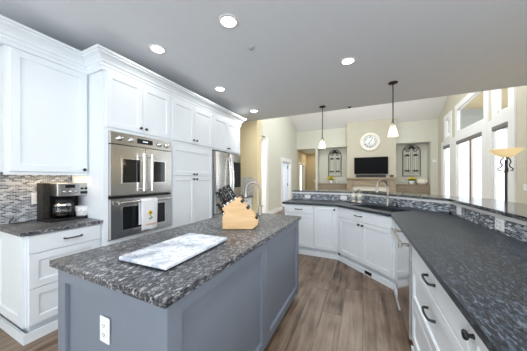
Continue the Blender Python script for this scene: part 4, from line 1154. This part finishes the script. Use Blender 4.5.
plaque('black arched wrought iron plaque in the niche beside the hallway', -1.275, 1.45, 0.62, 1.32, GP)
plaque('black arched wrought iron plaque in the niche by the windows', 1.93, 1.44, 0.66, 1.38, GP)

# flowers and ornaments on the sideboards
def flowers(label, x, y, z, potm, r, ph, spread, fh):
    t = thing('flower_vase', label, 'flowers', (x, y, z), 0, 'yellow flowers on the sideboards')
    MB().lathe([(0, 0), (r * 0.8, 0), (r, ph * 0.3), (r * 0.95, ph * 0.9), (r * 1.05, ph), (r * 0.9, ph), (r * 0.85, ph * 0.5), (0, ph * 0.4)], n=24).build('vase', potm, t)
    mb = MB(); bl = MB(); rr = random.Random(int(x * 100))
    for k in range(34):
        a = rr.uniform(0, 2 * PI); q = math.sqrt(rr.random()) * spread; hh = ph + fh * (0.45 + 0.5 * rr.random()) * (1 - 0.4 * (q / spread) ** 2)
        p = (q * math.cos(a), 0.7 * q * math.sin(a), hh)
        mb.tube([(p[0] * 0.2, p[1] * 0.2, ph * 0.8), (p[0] * 0.7, p[1] * 0.7, hh * 0.8), p], 0.004, 5)
        mb.ball((p[0] * 0.9, p[1] * 0.9, hh - 0.05), 0.025, 0.02, 0.008, 6, 5)
        bl.ball(p, 0.032, 0.032, 0.024, 8, 6)
    mb.build('stems', MGRN, t); bl.build('blossoms', MYEL, t)
flowers('yellow flowers in a cream jug on the sideboard beside the hallway', -1.43, 10.93, 1.085, MCREAM, 0.075, 0.16, 0.17, 0.22)
flowers('yellow flowers in a white pot on the sideboard by the windows', 1.90, 10.93, 1.085, MPLATE, 0.10, 0.15, 0.17, 0.16)
t = thing('ceramic_jar', 'small pale lidded jar beside the cream flower jug', 'jar', (-1.13, 10.93, 1.085))
MB().lathe([(0, 0), (0.06, 0), (0.075, 0.06), (0.06, 0.13), (0.04, 0.15), (0, 0.15)], n=20).build('body', paint('jar_glaze', (0.55, 0.55, 0.5), 0.4), t)
MB().lathe([(0.045, 0.15), (0.045, 0.165), (0.012, 0.175), (0.014, 0.2), (0, 0.205)], n=18).build('lid', MCREAM, t)
t = thing('woven_basket', 'cream low basket beside the white flower pot by the windows', 'basket', (2.27, 10.93, 1.085))
mb = MB(); vs = []
for r, z in ((0.0, 0.0), (0.75, 0.0), (1.0, 0.10), (0.95, 0.24), (0.90, 0.24), (0.93, 0.10), (0.7, 0.02), (0, 0.02)):
    for i in range(24): a = 2 * PI * i / 24; vs.append((0.20 * r * math.cos(a), 0.13 * r * math.sin(a), z))
mb.add(vs, [(j * 24 + i, j * 24 + (i + 1) % 24, (j + 1) * 24 + (i + 1) % 24, (j + 1) * 24 + i) for j in range(7) for i in range(24)], True)
mb.build('bowl', MCREAM, t)
MB().tube([(0.19 * math.cos(2 * PI * i / 24), 0.123 * math.sin(2 * PI * i / 24), 0.24) for i in range(25)], 0.010, 8).build('rim', MCREAM, t)

# torchiere floor lamp
t = thing('floor_lamp', 'torchiere floor lamp with amber glass bowl by the windows', 'lamp', (1.76, 4.0, 0))
MB().lathe([(0, 0), (0.16, 0), (0.16, 0.015), (0.06, 0.04), (0.025, 0.09), (0, 0.09)], n=28).build('base', MBZ, t)
MB().cyl((0, 0, 0.05), (0, 0, 1.60), 0.014, n=14).build('pole', MBZ, t)
mb = MB()
for k in range(3):
    a = 2 * PI * k / 3 + 0.3
    pts = [(r * math.cos(a), r * math.sin(a), z) for r, z in ((0.015, 1.64), (0.05, 1.60), (0.055, 1.56), (0.035, 1.53), (0.05, 1.50), (0.085, 1.48), (0.075, 1.455), (0.05, 1.462))]
    mb.tube(pts, 0.007, 8)
mb.lathe([(0.015, 1.45), (0.028, 1.44), (0.015, 1.43)], n=16)
mb.build('scroll_bracket', MBZ, t)
MB().lathe([(0.0, 1.632), (0.045, 1.635), (0.09, 1.66), (0.13, 1.70), (0.162, 1.738), (0.167, 1.741), (0.158, 1.741), (0.125, 1.706), (0.085, 1.668), (0.0, 1.645)], n=36).build('glass_bowl', MTORCH, t)
d = bpy.data.lights.new('torchiere_bulb', 'POINT'); d.energy = 0.9; d.color = (1.0, 0.75, 0.42); d.shadow_soft_size = 0.05
l = bpy.data.objects.new('torchiere_bulb', d); COL.objects.link(l); l.parent = t; l.location = (0, 0, 1.80)

# wall switches
wall_plate('light_switch', 'white light switch on the pale wall beside the hall opening', 'light switch', LX + 0.001, 7.35, 1.12, R90, 0.118, 0.074, 1, 'rocker')
wall_plate('light_switch', 'white light switch on the wall right of the floor lamp', 'light switch', RX - 0.001, 5.62, 1.18, -R90, 0.118, 0.118, 2, 'rocker')
wall_plate('light_switch', 'white light switch on the tan hallway end wall', 'light switch', -2.62, 12.999, 1.2, 0, 0.118, 0.118, 2, 'rocker')
wall_plate('thermostat', 'small white thermostat on back wall by the corner window', 'thermostat', 2.62, BY - 0.001, 2.05, 0, 0.10, 0.12, 1, 'rocker')
